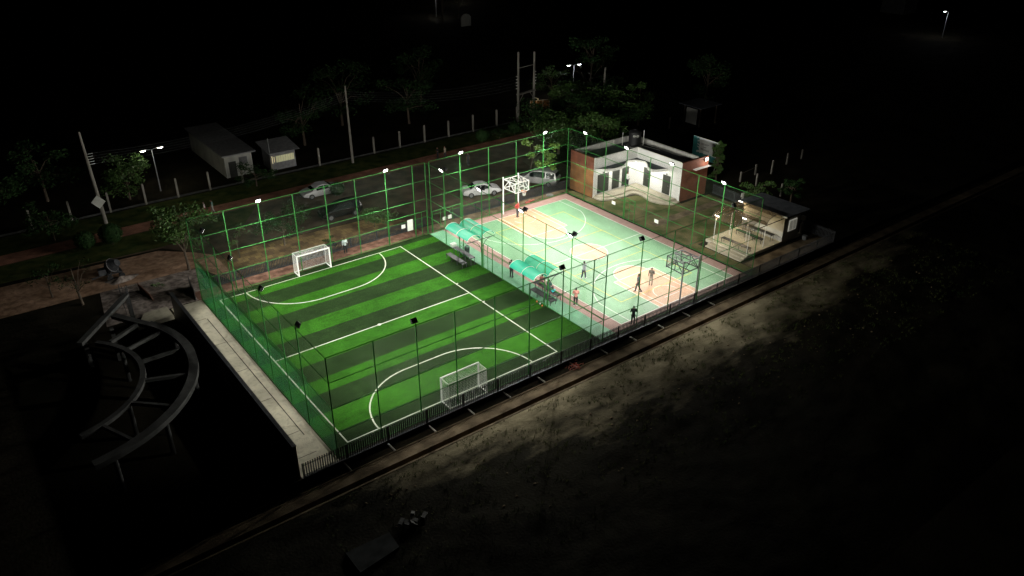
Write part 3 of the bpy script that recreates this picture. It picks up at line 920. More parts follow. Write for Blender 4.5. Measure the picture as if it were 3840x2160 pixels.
for y in (7.7, 8.1, 8.55):
    m.tube([(-9.65, y, 0.09), (-8.75, y + 0.08, 0.42)], 0.018, 5)
m.build('folded_bars', 'black_steel', o)
MB().box(-9.05, -8.75, 7.0, 7.4, 0.011, 0.75).build('drum_bin', 'net_green', o) if False else None
o = thing('waste_bin', 'dark slatted bin beside the raised bench under the turquoise shelter', 'bin', (-9.5, 6.9, 0.01))
m = MB()
for i in range(14):
    a = 2 * PI * i / 14
    m.bar((-9.5 + 0.2 * math.cos(a), 6.9 + 0.2 * math.sin(a), 0.02), (-9.5 + 0.23 * math.cos(a), 6.9 + 0.23 * math.sin(a), 0.7), 0.05, 0.02)
m.build('body', 'black_steel', o)
MB().tube([(-9.5 + 0.235 * math.cos(2 * PI * i / 16), 6.9 + 0.235 * math.sin(2 * PI * i / 16), 0.71) for i in range(17)], 0.02, 5, cap=False).build('rim', 'black_steel', o)

# ------------------------------------------------------------------ black picket fences
def picket_fence(label, P, Q, z0, h, pitch=0.148, panel=3.0, plinth=0.0):
    o = thing('picket_fence', label, 'fence', (P[0], P[1], z0), group='black steel picket fences')
    P3, Q3 = Vector((P[0], P[1], z0)), Vector((Q[0], Q[1], z0))
    L = (Q3 - P3).length
    d = (Q3 - P3) / L
    n = max(1, round(L / panel))
    for i in range(n):
        a, b = P3 + d * (L * i / n), P3 + d * (L * (i + 1) / n)
        m = MB()
        cnt = max(2, int((b - a).length / pitch))
        for j in range(cnt):
            p = a + (b - a) * ((j + 0.5) / cnt)
            hh = h + random.uniform(-0.012, 0.012)
            m.bar(p + Vector((0, 0, 0.06)), p + Vector((0, 0, hh)), 0.064, 0.03, up=(-d.y, d.x, 0))
        for z in (0.18, h - 0.2):
            off = Vector((-d.y, d.x, 0)) * 0.018
            m.bar(a + Vector((0, 0, z)) + off, b + Vector((0, 0, z)) + off, 0.03, 0.04)
        m.build('picket_panel', 'black_steel', o)
        MB().bar(a + Vector((0, 0, 0)), a + Vector((0, 0, h)), 0.05).build('post', 'black_steel', o)
    MB().bar(P3 + Vector((0, 0, 0.03)), Q3 + Vector((0, 0, 0.03)), 0.16, 0.06).build('plinth', 'black_steel', o)
picket_fence('long black picket fence along the near side, above the drain and open field', (-35.35, -13.05), (20.8, -13.05), 0, 1.12)
picket_fence('black picket fence behind the far goal, before the checkered pavers', (-32.0, 15.0), (-9.2, 14.85), 0, 1.02)
picket_fence('black picket fence in front of the white car and silver van', (-6.2, 14.75), (9.2, 14.1), 0, 1.05)
picket_fence('black picket fence on the dark right-hand boundary beside the kiosk', (20.85, -12.95), (21.6, 3.0), 0, 1.12)

# boundary wall at the left of the path
o = thing('boundary_wall', 'tall blank dark wall between the concrete path and the ring frame', 'wall', (-35.6, -1, 0))
MB().box(-35.70, -35.52, -13.0, 11.1, -0.02, 2.5).build('wall', 'black_steel', o)
MB().box(-35.74, -35.48, -13.0, 11.1, 2.5, 2.54).build('coping', 'black_steel', o)

# drain outlets
for i in range(12):
    x = -32.6 + i * 3.13
    tag(MB().tube([(x - 0.1, -13.14, -0.14), (x - 0.05, -13.98, -0.18)], [0.055, 0.055], 10).build('drain_pipe', 'pvc'),
        'short white drain pipe sticking out below the long picket fence', 'pipe', 'drain pipes below the picket fence')
o = thing('cloth_heap', 'tangle of red netting dropped beside the drain in front of the near goal', 'netting', (-13.6, -13.6, -0.7))
m = MB()
for i in range(36):
    c_ = Vector((-13.9 + random.gauss(0, 0.28), -13.85 + random.gauss(0, 0.16), -0.24 + abs(random.gauss(0, 0.12))))
    a = c_ + Vector((random.uniform(-.2, .2), random.uniform(-.15, .15), random.uniform(-.05, .15)))
    b = c_ + Vector((random.uniform(-.2, .2), random.uniform(-.15, .15), random.uniform(-.05, .1)))
    m.tube([a, c_, b], 0.022, 5)
m.build('strands', 'red_cloth', o)
mh = MB().tube([(6.4, 13.6, 0.0), (6.4, 13.6, 0.05)], 0.42, 20)
mh.tube([(6.4, 13.6, 0.05), (6.4, 13.6, 0.065)], 0.36, 20)
tag(mh.build('manhole_cover', 'concrete_grey'), 'round grey manhole cover in the dirt strip behind the far right court corner', 'manhole')
o = thing('brick_heap', 'small heap of pale bricks on the dirt strip behind the far baseline', 'bricks', (3.3, 13.4, 0))
m = MB()
for i in range(14):
    x, y, z = 3.3 + random.uniform(-.6, .6), 13.4 + random.uniform(-.18, .18), random.choice((0.01, 0.085))
    m.box(x - .11, x + .11, y - .055, y + .055, z, z + .07)
m.build('bricks', 'red_cloth', o)

# ------------------------------------------------------------------ white changing-room building
o = thing('changing_room', 'white L-shaped building with a wavy canopy, dark doors and red brick end walls', 'building', (16.5, 10.2, 0))
BX1, BX2, BX3, BY1, BY2, BY3 = 9.66, 16.5, 19.2, 3.35, 10.2, 13.6
RZ, PZ = 3.95, 4.5
w = MB()
w.box(BX1 + 0.28, BX2, BY2, BY2 + 0.15, 0, PZ)             # front of the left wing
w.box(BX2, BX2 + 0.15, BY1 + 0.28, BY2 + 0.15, 0, PZ)      # front of the right wing
w.build('front_wall', 'white_wall', o)
m = MB()
m.box(BX1 + 0.28, BX3, BY3, BY3 + 0.15, 0, PZ + 0.12)
m.box(BX3, BX3 + 0.15, BY1 + 0.28, BY3 + 0.15, 0, PZ + 0.12)
for i in range(4):
    x = BX1 + 1.8 + i * 2.3
    m.box(x - 0.12, x + 0.12, BY3 - 0.06, BY3 - 0.002, RZ, PZ + 0.12)
for i in range(4):
    y = BY1 + 1.6 + i * 2.4
    m.box(BX3 - 0.06, BX3 - 0.002, y - 0.12, y + 0.12, RZ, PZ + 0.12)
m.build('back_wall', 'grime_wall', o)
m = MB()
m.flat([(BX1 + 0.28, BY2 + 0.15), (BX2 + 0.15, BY2 + 0.15), (BX2 + 0.15, BY1 + 0.28), (BX3, BY1 + 0.28), (BX3, BY3), (BX1 + 0.28, BY3)], RZ)
m.build('roof', 'roof_dark', o)
MB().box(BX1 - 0.0, BX1 + 0.26, BY2 - 0.12, BY3 + 0.3, 0, 4.62).build('brick_end_wall', 'tan_brick', o)['label'] = 'orange-brown brick end wall'
MB().box(BX1 - 0.012, BX1 - 0.002, BY2 - 0.12, BY3 + 0.3, 3.25, 4.62).build('brick_band', 'red_brick_side', o)
MB().box(BX2 - 0.1, 20.7, BY1, BY1 + 0.26, 0, 4.5).build('brick_end_wall', 'red_brick', o)['label'] = 'dark red brick end wall'
MB().box(BX1 + 0.02, BX1 + 0.27, BY2 - 0.15, BY2 - 0.122, 0, 4.66).box(BX2 - 0.13, BX2 - 0.102, BY1 + 0.0, BY1 + 0.25, 0, 4.54).build('corner_trim', 'white_wall', o)
MB().bar((18.2, BY1 - 0.22, 3.42), (20.7, BY1 - 0.22, 3.42), 0.44, 0.05).build('sun_ledge', 'white_wall', o)

def spline(pts, n=10):
    out = []
    P = [Vector((*p, 0)) for p in pts]
    P = [P[0] * 2 - P[1]] + P + [P[-1] * 2 - P[-2]]
    for i in range(1, len(P) - 2):
        for j in range(n):
            t_ = j / n
            p0, p1, p2, p3 = P[i - 1], P[i], P[i + 1], P[i + 2]
            v = 0.5 * ((2 * p1) + (p2 - p0) * t_ + (2 * p0 - 5 * p1 + 4 * p2 - p3) * t_ ** 2 + (3 * p1 - p0 - 3 * p2 + p3) * t_ ** 3)
            out.append((v.x, v.y))
    out.append((P[-2].x, P[-2].y))
    return out
edge = spline([(10.0, 10.1), (11.4, 9.1), (12.9, 9.0), (14.0, 9.5), (14.7, 9.95), (15.6, 9.6), (16.1, 8.6), (15.6, 7.7), (14.95, 6.9), (15.0, 6.0), (16.4, 5.4)], 8)
corner = [(BX2 - 0.002, 5.4), (BX2 - 0.002, BY2 - 0.002), (10.0, BY2 - 0.002)]
outline = edge + corner
m = MB()
m.poly(outline, 3.08, 3.25)
m.build('canopy', 'white_wall', o)
m = MB(); m.flat(outline, 3.256); m.build('canopy_roof', 'roof_dark', o)
m = MB()
for i in range(len(edge) - 1):
    a, b = Vector((*edge[i], 3.2)), Vector((*edge[i + 1], 3.2))
    m.bar(a, b, 0.08, 0.30)
m.build('canopy_rim', 'white_wall', o)

step_o = spline([(9.72, 10.05), (9.85, 8.9), (11.2, 8.25), (12.7, 8.05), (13.7, 8.2), (14.3, 7.9), (14.35, 7.0), (14.0, 5.6), (14.3, 4.2), (15.2, 3.2), (16.4, 3.25)], 8)
m = MB(); m.poly(step_o + [(BX2 - 0.12, 3.25), (BX2 - 0.12, BY2 - 0.16), (9.72, BY2 - 0.16)], 0, 0.15); m.build('terrace_step', 'terrace', o)
step_i = spline([(10.0, 10.0), (10.4, 9.1), (11.5, 8.75), (12.8, 8.6), (13.9, 8.85), (14.8, 8.5), (14.95, 7.4), (14.6, 6.0), (14.8, 4.9), (15.5, 4.0), (16.35, 3.7)], 8)
m = MB(); m.poly(step_i + [(BX2 - 0.16, 3.7), (BX2 - 0.16, BY2 - 0.2), (10.0, BY2 - 0.2)], 0.152, 0.30); m.build('terrace_floor', 'terrace', o)
def door(x0, x1, wing, lab=None, open_=False):
    m = MB(); hmb = MB(); fr_ = MB()
    if wing == 'L':
        fr_.box(x0 - 0.06, x1 + 0.06, BY2 - 0.02, BY2 + 0.002, 0.3, 2.5)
        m.box(x0, x1, BY2 - 0.045, BY2 - 0.022, 0.31, 2.44)
        hmb.tube([(x1 - 0.12, BY2 - 0.09, 1.35), (x1 - 0.24, BY2 - 0.09, 1.35)], 0.015, 6).tube([(x1 - 0.12, BY2 - 0.046, 1.35), (x1 - 0.12, BY2 - 0.1, 1.35)], 0.015, 6)
    else:
        fr_.box(BX2 - 0.02, BX2 + 0.002, x0 - 0.06, x1 + 0.06, 0.3, 2.5)
        m.box(BX2 - 0.045, BX2 - 0.022, x0, x1, 0.31, 2.44)
        hmb.tube([(BX2 - 0.09, x0 + 0.12, 1.35), (BX2 - 0.09, x0 + 0.24, 1.35)], 0.015, 6).tube([(BX2 - 0.046, x0 + 0.12, 1.35), (BX2 - 0.1, x0 + 0.12, 1.35)], 0.015, 6)
    d_ = m.build('door', 'door_dark', o)
    if lab: d_['label'] = lab
    fr_.build('door_frame', 'door_dark', d_)
    hmb.build('handle', 'rim', d_)
door(10.5, 12.1, 'L', 'wide dark door')
door(12.76, 13.76, 'L')
door(14.3, 15.25, 'L', 'doorway with a person standing in it')
door(8.0, 8.92, 'R')
door(4.98, 5.98, 'R')
for (x, y, ax) in ((11.3, BY2 - 0.03, 'L'), (BX2 - 0.03, 5.5, 'R')):
    MB().box(x - (0.09 if ax == 'L' else 0.02), x + (0.09 if ax == 'L' else 0.02), y - (0.02 if ax == 'L' else 0.09), y + (0.02 if ax == 'L' else 0.09), 2.56, 2.70).build('door_plate', 'door_dark', o)
# ceiling lamps under the canopy
for i, (x, y, p) in enumerate(((15.75, 9.55, 300), (12.3, 9.6, 130), (15.75, 6.6, 150))):
    MB().tube([(x, y, 3.075), (x, y, 3.04)], 0.14, 16).build('ceiling_lamp', 'lens', o)
    ld = bpy.data.lights.new('canopy_lamp', 'POINT'); ld.energy = p; ld.color = (1, 0.97, 0.88); ld.shadow_soft_size = 0.15
    lo = bpy.data.objects.new('canopy_lamp', ld); sc.collection.objects.link(lo); lo.location = (x, y, 2.85)
# roof lines
MB().tube([(18.5, 11.3, RZ), (18.5, 11.3, RZ + 1.9)], 0.035, 6).tube([(16.7, 12.9, RZ), (16.7, 12.9, RZ + 1.6)], 0.03, 6).tube([(18.5, 11.3, RZ + 0.03), (18.9, 9.0, RZ + 0.03)], 0.03, 6).build('vent_pipe', 'sign_white', o)

wl = thing('wall_floodlight', 'white-glowing floodlight mounted on the dark red brick end wall', 'floodlight', (20.15, BY1 - 0.1, 4.2))
MB().box(19.93, 20.37, BY1 - 0.16, BY1 - 0.06, 4.05, 4.40).bar((20.15, BY1 - 0.06, 4.2), (20.15, BY1 + 0.02, 4.2), 0.08).build('housing', 'black_plain', wl)
MB().add([(19.95, BY1 - 0.17, 4.07), (20.35, BY1 - 0.17, 4.07), (20.35, BY1 - 0.17, 4.38), (19.95, BY1 - 0.17, 4.38)], [(0, 1, 2, 3)]).sphere((20.15, BY1 - 0.17, 4.22), 0.17, 12, 8, (1, 0.5, 0.8)).build('lens', 'lens', wl)
ld = bpy.data.lights.new('wall_lamp', 'POINT'); ld.energy = 170; ld.color = (1, 0.96, 0.9); ld.shadow_soft_size = 0.1
lo = bpy.data.objects.new('wall_lamp', ld); sc.collection.objects.link(lo); lo.location = (20.35, BY1 - 0.75, 4.15)

def text(body, name, size, loc, rot, m, parent, extr=0.004):
    cu = bpy.data.curves.new(name, 'FONT')
    cu.body = body; cu.size = size; cu.extrude = extr; cu.align_x = 'CENTER'
    tmp = bpy.data.objects.new('tmp', cu)
    me = bpy.data.meshes.new_from_object(tmp)
    bpy.data.objects.remove(tmp)
    me.materials.clear(); me.materials.append(M[m])
    mt = Matrix.Translation(loc) @ rot.to_4x4()
    me.transform(mt)
    if parent is not None:
        me.transform(Matrix.Translation(-parent.location))
    ob = bpy.data.objects.new(name, me)
    sc.collection.objects.link(ob)
    ob.parent = parent
    return ob
tk = thing('water_tank', 'big black ribbed water tank on the flat roof corner', 'water tank', (17.75, 11.95, RZ))
m = MB()
pr = [(0.0, 0.72)]
zz_ = 0.0
pts, rs = [], []
for i in range(17):
    pts.append((17.75, 11.95, RZ + 0.12 + i * 0.1)); rs.append(0.74 if i % 2 else 0.70)
pts += [(17.75, 11.95, RZ + 1.85), (17.75, 11.95, RZ + 1.98)]; rs += [0.5, 0.26]
m.tube(pts, rs, 28).build('body', 'black_plain', tk, smooth=True)
MB().tube([(17.75, 11.95, RZ + 0.0), (17.75, 11.95, RZ + 0.12)], 0.95, 24).build('base_slab', 'concrete_grey', tk)
MB().tube([(17.75, 11.95, RZ + 1.98), (17.75, 11.95, RZ + 2.05)], 0.24, 16).build('lid', 'black_plain', tk)
rt = Matrix.Rotation(R(-38), 3, 'Z') @ Matrix.Rotation(R(90), 3, 'X')
nrm = Vector((-math.sin(R(38)), -math.cos(R(38)), 0))
text('GAZI', 'lettering', 0.30, Vector((17.75, 11.95, RZ + 1.28)) + nrm * 0.76, rt, 'sign_white', tk)

# ------------------------------------------------------------------ billboard
bb = thing('billboard', 'pale blue-green billboard with tree artwork behind the white building', 'billboard', (26, 8.1, 0))
MB().box(26.0, 26.08, 6.15, 10.15, 1.5, 4.1).build('panel', 'sign_white', bb)
bm_ = mat('billboard_print', (0.50, 0.55, 0.50), 0.6)
nt = bm_.node_tree
tc = nt.nodes.new('ShaderNodeTexCoord'); sx = nt.nodes.new('ShaderNodeSeparateXYZ'); nt.links.new(tc.outputs['Object'], sx.inputs[0])
nz = nt.nodes.new('ShaderNodeTexNoise'); nz.inputs['Scale'].default_value = 3.2; nz.inputs['Detail'].default_value = 7; nt.links.new(tc.outputs['Object'], nz.inputs['Vector'])
def mth(op, a, b):
    n = nt.nodes.new('ShaderNodeMath'); n.operation = op
    for i, v in enumerate((a, b)):
        if isinstance(v, (int, float)): n.inputs[i].default_value = v
        else: nt.links.new(v, n.inputs[i])
    return n.outputs[0]
low = mth('MULTIPLY', mth('SUBTRACT', 2.45, sx.outputs['Z']), 0.9)
left = mth('MULTIPLY', mth('SUBTRACT', sx.outputs['Y'], 0.85), 0.55)
den = mth('MAXIMUM', low, left)
fac = mth('GREATER_THAN', mth('ADD', mth('MULTIPLY', nz.outputs['Fac'], 1.0), mth('MINIMUM', den, 0.45)), 0.68)
mx = nt.nodes.new('ShaderNodeMix'); mx.data_type = 'RGBA'
mx.inputs[6].default_value = (0.80, 0.84, 0.80, 1); mx.inputs[7].default_value = (0.06, 0.30, 0.29, 1)
nt.links.new(fac, mx.inputs[0]); nt.links.new(mx.outputs[2], nt.nodes['Principled BSDF'].inputs['Base Color'])
MB().box(25.988, 25.998, 6.17, 10.13, 1.52, 4.08).build('print', bm_, bb)
for y in (6.6, 9.7):
    MB().bar((26.13, y, 0), (26.13, y, 3.9), 0.09).build('post', 'grey_steel', bb)
rt = Matrix.Rotation(R(-90), 3, 'Z') @ Matrix.Rotation(R(90), 3, 'X')
text('Wanted', 'lettering', 0.40, Vector((25.98, 8.25, 2.62)), rt, 'door_dark', bb)
text('Land', 'lettering', 0.22, Vector((25.98, 8.3, 3.0)), rt, 'door_dark', bb)
m = MB()
for (y0, y1, z) in ((7.7, 9.0, 3.45), (7.9, 8.9, 3.33), (6.5, 7.2, 3.62)):
    m.box(25.978, 25.987, y0, y1, z - 0.025, z + 0.025)
m.build('small_print', 'grey_steel', bb)

# ------------------------------------------------------------------ kiosk and arched shelter
ko = thing('kiosk', 'grey-roofed kiosk with a white window at the right of the courts', 'kiosk', (17.4, -7.8, 0))
MB().box(16.1, 18.65, -10.25, -5.4, 0.3, 3.0).build('wall', 'grime_wall', ko)
MB().box(16.085, 16.096, -10.25, -5.4, 1.35, 3.0).build('upper_wall', 'terrace', ko)
MB().box(16.05, 16.083, -10.1, -5.5, 0.72, 0.78).build('wall_ledge', 'concrete_grey', ko)
MB().poly([(15.8, -10.65), (19.4, -10.8), (19.25, -5.1), (15.75, -5.0)], 3.0, 3.14).build('roof', 'roof_grey', ko)
MB().bar((15.78, -10.66, 3.07), (15.73, -5.0, 3.07), 0.04, 0.13).build('roof_edge', 'grime_wall', ko)
wi = MB().box(16.85, 18.05, -10.33, -10.252, 1.25, 2.4).build('window', 'lit_window', ko)
m = MB()
for i in range(12):
    z = 1.32 + i * 0.085
    m.box(16.92, 17.42, -10.345, -10.332, z, z + 0.05); m.box(17.48, 17.98, -10.345, -10.332, z, z + 0.05)
m.build('louvre', 'sign_white', wi)
so = thing('arched_shelter', 'smoky arched shelter on white poles over black benches, beside the kiosk', 'shelter', (13.2, -8.1, 0))
m = MB(); m.box(10.85, 19.5, -10.2, -5.2, 0, 0.30); m.build('floor_slab', 'concrete', so)
m = MB(); m.box(10.35, 10.847, -10.25, -5.9, 0, 0.2); m.box(9.85, 10.347, -10.3, -6.0, 0, 0.1); m.build('step', 'terrace', so)
for x in (10.95, 13.4):
    for y in (-10.05, -8.05, -6.05):
        MB().tube([(x, y, 0.3), (x, y, 2.75)], 0.035, 8).build('pole', 'white_paint', so)
for x0 in (10.95, 13.4):
    W = 2.45 if x0 < 12 else 2.4
    prof = [(x0 + W / 2 - W / 2 * math.cos(PI * i / 14), 2.75 + 0.72 * math.sin(PI * i / 14)) for i in range(15)]
    v = MB()
    for i in range(14):
        (xa, za), (xb, zb_) = prof[i], prof[i + 1]
        v.quad((xa, -10.1, za), (xa, -5.6, za), (xb, -5.6, zb_), (xb, -10.1, zb_))
    v.build('vault_sheet', 'poly_smoke', so, smooth=True)
    for y in (-10.1, -8.6, -7.1, -5.6):
        MB().tube([(x, y, z) for x, z in prof], 0.025, 6).build('arch_rib', 'black_steel', so)
    for i in (0, 4, 7, 10, 14):
        MB().tube([(prof[i][0], -10.1, prof[i][1] - 0.02), (prof[i][0], -5.6, prof[i][1] - 0.02)], 0.016, 5).build('purlin', 'black_steel', so)
MB().bar((10.9, -10.1, 2.74), (16.05, -10.1, 2.74), 0.05).build('tie_beam', 'black_steel', so)
for (x, y, z, pw, par) in ((15.70, -5.15, 3.02, 130, ko), (11.1, -6.0, 2.92, 80, so), (13.3, -7.6, 2.62, 90, so)):
    MB().tube([(x, y - 0.22, z), (x, y + 0.22, z)], 0.045, 8).build('tube_lamp', 'lens', par)
    ld = bpy.data.lights.new('shelter_lamp', 'POINT'); ld.energy = pw; ld.color = (1, 0.80, 0.50); ld.shadow_soft_size = 0.12
    lo = bpy.data.objects.new('shelter_lamp', ld); sc.collection.objects.link(lo); lo.location = (x - 0.1, y - 0.15, z - 0.22)
gb = 'black benches under the smoky arched shelter'
bench('long black bench against the kiosk wall under the arched shelter', 15.25, 15.75, -9.6, -6.1, 1.0, gb)
bench('low black bench in the middle of the arched shelter', 14.0, 14.5, -9.4, -6.3, 0.78, gb)
bench('long black bench along the steps of the arched shelter', 11.35, 11.85, -9.9, -6.6, 0.78, gb)
tag(MB().bar((21.0, -1.5, 1.05), (21.05, -1.5, 1.5), 0.5, 0.05).bar((20.93, -1.62, 0.75), (20.98, -1.62, 1.4), 0.3, 0.03).build('hung_cloth', 'white_wall'), 'pale cloth hung over the dark boundary fence left of the kiosk', 'cloth')
o = thing('gas_lamp_post', 'short white lantern post on the dark ground right of the kiosk', 'post', (20.3, -9.6, 0))
MB().tube([(20.3, -9.6, 0), (20.3, -9.6, 1.0)], 0.14, 10).build('body', 'pvc', o)
MB().box(20.13, 20.47, -9.78, -9.42, 1.35, 1.75).tube([(20.3, -9.6, 1.0), (20.3, -9.6, 1.35)], 0.03, 6).build('white_head', 'sign_white', o)
tag(MB().tube([(19.0, -10.9, 0.0), (19.0, -10.9, 0.45)], [0.22, 0.26], 14).build('bucket', 'grey_steel'), 'grey bucket by the dark side wall of the kiosk', 'bucket')

# ------------------------------------------------------------------ cars
def car(label, x, y, heading, kind, paint, group='cars parked behind the far fence'):
    o = thing('parked_car', label, 'car')
    if kind == 'sedan':
        st = [(-2.2, .45, .62, .66), (-2.1, .36, .80, .84), (-1.75, .26, .92, .95), (-1.3, .24, .95, .98), (-0.75, .22, .94, 1.36), (-0.2, .22, .93, 1.45), (0.35, .22, .92, 1.42), (0.75, .22, .91, 1.22), (1.15, .22, .88, .93), (1.7, .25, .80, .84), (2.1, .34, .66, .70), (2.25, .45, .55, .58)]
        cab = (3, 8); wb = (-1.32, 1.35); W = 0.87; r = 0.32
    elif kind == 'van':
        st = [(-2.3, .45, .85, .95), (-2.25, .34, 1.02, 1.25), (-2.05, .28, 1.06, 1.70), (-1.7, .26, 1.06, 1.80), (-1.0, .24, 1.05, 1.83), (-0.2, .24, 1.04, 1.82), (0.6, .24, 1.02, 1.72), (1.05, .24, 1.0, 1.42), (1.5, .25, .96, 1.02), (1.95, .28, .86, .90), (2.25, .36, .70, .74), (2.35, .45, .58, .60)]
        cab = (1, 8); wb = (-1.4, 1.45); W = 0.9; r = 0.33
    else:
        st = [(-2.2, .5, .85, .95), (-2.15, .38, 1.02, 1.2), (-1.95, .3, 1.06, 1.58), (-1.6, .28, 1.06, 1.66), (-0.9, .26, 1.05, 1.69), (-0.2, .26, 1.04, 1.67), (0.4, .26, 1.03, 1.55), (0.8, .26, 1.02, 1.3), (1.1, .26, 1.0, 1.06), (1.7, .28, .94, .98), (2.1, .36, .8, .84), (2.25, .48, .66, .69)]
        cab = (1, 8); wb = (-1.35, 1.4); W = 0.92; r = 0.36
    rings = []
    for (px, zb, zl, zt) in st:
        tip = 1.0 - 0.10 * max(0, (abs(px) - 1.5) / 0.8) ** 1.5
        w = W * tip
        k_ = min(1.0, (zt - zl) / 0.45)
        wr = w * (0.97 - 0.22 * k_)
        half = [(w * 0.86, zb), (w * 0.97, zb + 0.10), (w, (zb + zl) / 2), (w * 0.985, zl - 0.03), (w * 0.96, zl), (wr * 1.0, zl + (zt - zl) * 0.86), (wr * 0.86, zt - 0.004), (0.0, zt)]
        ring = [(px, yy_, z) for yy_, z in half] + [(px, -yy_, z) for yy_, z in half[-2::-1]]
        rings.append(ring)
    m = MB(); n = len(rings[0])
    vs = [p for rg in rings for p in rg]
    fs = []
    for i in range(len(rings) - 1):
        for k_ in range(n - 1):
            fs.append((i * n + k_, i * n + k_ + 1, (i + 1) * n + k_ + 1, (i + 1) * n + k_))
        fs.append((i * n + n - 1, i * n, (i + 1) * n, (i + 1) * n + n - 1))
    fs.append(tuple(range(n - 1, -1, -1))); fs.append(tuple((len(rings) - 1) * n + k_ for k_ in range(n)))
    m.add(vs, fs)
    m.build('body', paint, o, smooth=False, world=False, bevel=0.02)
    def lerp(a, b, t_): return Vector(a) * (1 - t_) + Vector(b) * t_
    def pane(q, name='window', ins=0.07):
        c_ = sum((Vector(p) for p in q), Vector()) / len(q)
        nn = (Vector(q[1]) - Vector(q[0])).cross(Vector(q[-1]) - Vector(q[0])).normalized()
        if nn.dot(c_ - Vector((c_.x * 0.6, 0, 0.7))) < 0: nn = -nn
        pts = [Vector(p) + (c_ - Vector(p)).normalized() * ins + nn * 0.012 for p in q]
        return MB().add(pts, [tuple(range(len(pts)))]).build(name, 'car_glass', o, world=False)
    a, b = cab
    for s in (4, -1):
        pass
    mid = (a + b) // 2
    for side in (0, 1):
        def pt(i, k_): return rings[i][k_] if side == 0 else (rings[i][k_][0], -rings[i][k_][1], rings[i][k_][2])
        for (i0, i1) in ((a + 1, mid), (mid, b - 1)):
            q = [pt(i, 4) for i in range(i0, i1 + 1)] + [pt(i, 5) for i in range(i1, i0 - 1, -1)]
            c_ = sum((Vector(p) for p in q), Vector()) / len(q)
            pts = [Vector(p) * 0.93 + c_ * 0.07 + Vector((0, (0.022 if side == 0 else -0.022), 0)) for p in q]
            MB().add(pts, [tuple(range(len(pts)))]).build('window', 'car_glass', o, world=False)
    def cross(i0, i1, name):
        q = [rings[i0][5], rings[i0][n - 6], rings[i1][n - 6], rings[i1][5]]
        pts = []
        for p in q: pts.append(Vector((p[0], p[1] * 0.9, p[2])))
        up = Vector((0.05 if i0 > 5 else -0.05, 0, 0.05))
        pts = [p + up * 0.8 for p in pts]
        MB().add(pts, [(0, 1, 2, 3)]).build(name, 'car_glass', o, world=False)
    cross(b - 2 if kind == 'sedan' else b - 2, b, 'windscreen')
    cross(a + 1 if kind == 'sedan' else a, a + (0 if kind == 'sedan' else 1), 'rear_window')
    for wx in wb:
        for s in (-1, 1):
            y0 = s * W * 0.99
            t = MB().tube([(wx, y0 - s * 0.2, r), (wx, y0 + s * 0.015, r)], r, 20)
            wh = t.build('wheel', 'tyre', o, world=False)
            MB().tube([(wx, y0 + s * 0.01, r), (wx, y0 + s * 0.025, r)], r * 0.62, 14).build('rim', 'rim', wh, world=False)
    for s in (-1, 1):
        MB().sphere((st[-2][0] - 0.05, s * W * 0.62, st[-2][2] - 0.06), 0.12, 10, 6, (0.9, 1.4, 0.6)).build('headlight', 'headlamp', o, world=False, smooth=True)
        MB().sphere((st[1][0] + 0.0, s * W * 0.72, st[1][2] - 0.1), 0.11, 10, 6, (0.6, 1.2, 0.9)).build('tail_light', 'red_lamp', o, world=False, smooth=True)
        MB().sphere((0.85, s * (W + 0.08), st[6][2] + 0.06), 0.09, 8, 6, (0.7, 1.0, 0.7)).build('mirror', paint, o, world=False, smooth=True)
    MB().box(st[-1][0] - 0.02, st[-1][0] + 0.03, -0.6, 0.6, 0.30, 0.46).build('front_bumper', 'black_plain', o, world=False)
    MB().box(st[0][0] - 0.03, st[0][0] + 0.02, -0.6, 0.6, 0.32, 0.48).build('rear_bumper', 'black_plain', o, world=False)
    o.location = (x, y, 0.01)
    o.rotation_euler = (0, 0, R(heading))
    tag(o, label, 'car', group)
car('white saloon car parked alone in the dark on the road', -14.1, 29.35, 177, 'sedan', 'car_white')
car('black car with faint glints parked behind the far fence', -15.0, 22.6, 176, 'suv', 'car_black')
car('white saloon car parked behind the white basketball hoop', 0.35, 18.55, -19, 'sedan', 'car_white')
car('silver van parked by the paved apron left of the brick end wall', 7.80, 17.2, 122, 'van', 'car_silver')

# ------------------------------------------------------------------ people
def capsule(mb, a, b, ra, rb, n=10):
    a, b = Vector(a), Vector(b)
    d = b - a
    L = d.length
    if L < 1e-5: return
    d /= L
    pts, rs = [], []
    for i in (0.05, 0.5, 0.85):
        pts.append(a - d * ra * (1 - i)); rs.append(ra * math.sqrt(max(0.02, 1 - (1 - i) ** 2)))
    pts.append(a); rs.append(ra)
    pts.append(b); rs.append(rb)
    for i in (0.85, 0.5, 0.05):
        pts.append(b + d * rb * (1 - i)); rs.append(rb * math.sqrt(max(0.02, 1 - (1 - i) ** 2)))
    mb.tube(pts, rs, n)

def remesh(mb, name, m, parent, voxel):
    me = bpy.data.meshes.new('tmp_mesh')
    me.from_pydata(mb.v, [], mb.f)
    ob = bpy.data.objects.new('tmp_obj', me)
    sc.collection.objects.link(ob)
    md = ob.modifiers.new('r', 'REMESH'); md.mode = 'VOXEL'; md.voxel_size = voxel; md.use_smooth_shade = True
    sm = ob.modifiers.new('s', 'SMOOTH'); sm.iterations = 2; sm.factor = 0.5
    dg = bpy.context.evaluated_depsgraph_get()
    out = bpy.data.meshes.new_from_object(ob.evaluated_get(dg))
    bpy.data.objects.remove(ob)
    out.name = name
    out.materials.clear(); out.materials.append(M[m] if isinstance(m, str) else m)
    out.polygons.foreach_set('use_smooth', [True] * len(out.polygons))
    r = bpy.data.objects.new(name, out)
    sc.collection.objects.link(r)
    r.parent = parent
    return r

CLOTH = {}
def cloth(c):
    if c not in CLOTH:
        CLOTH[c] = mat('cloth_%d' % len(CLOTH), c, 0.85, tuple(min(1, q * 1.35) for q in c), 9)
    return CLOTH[c]

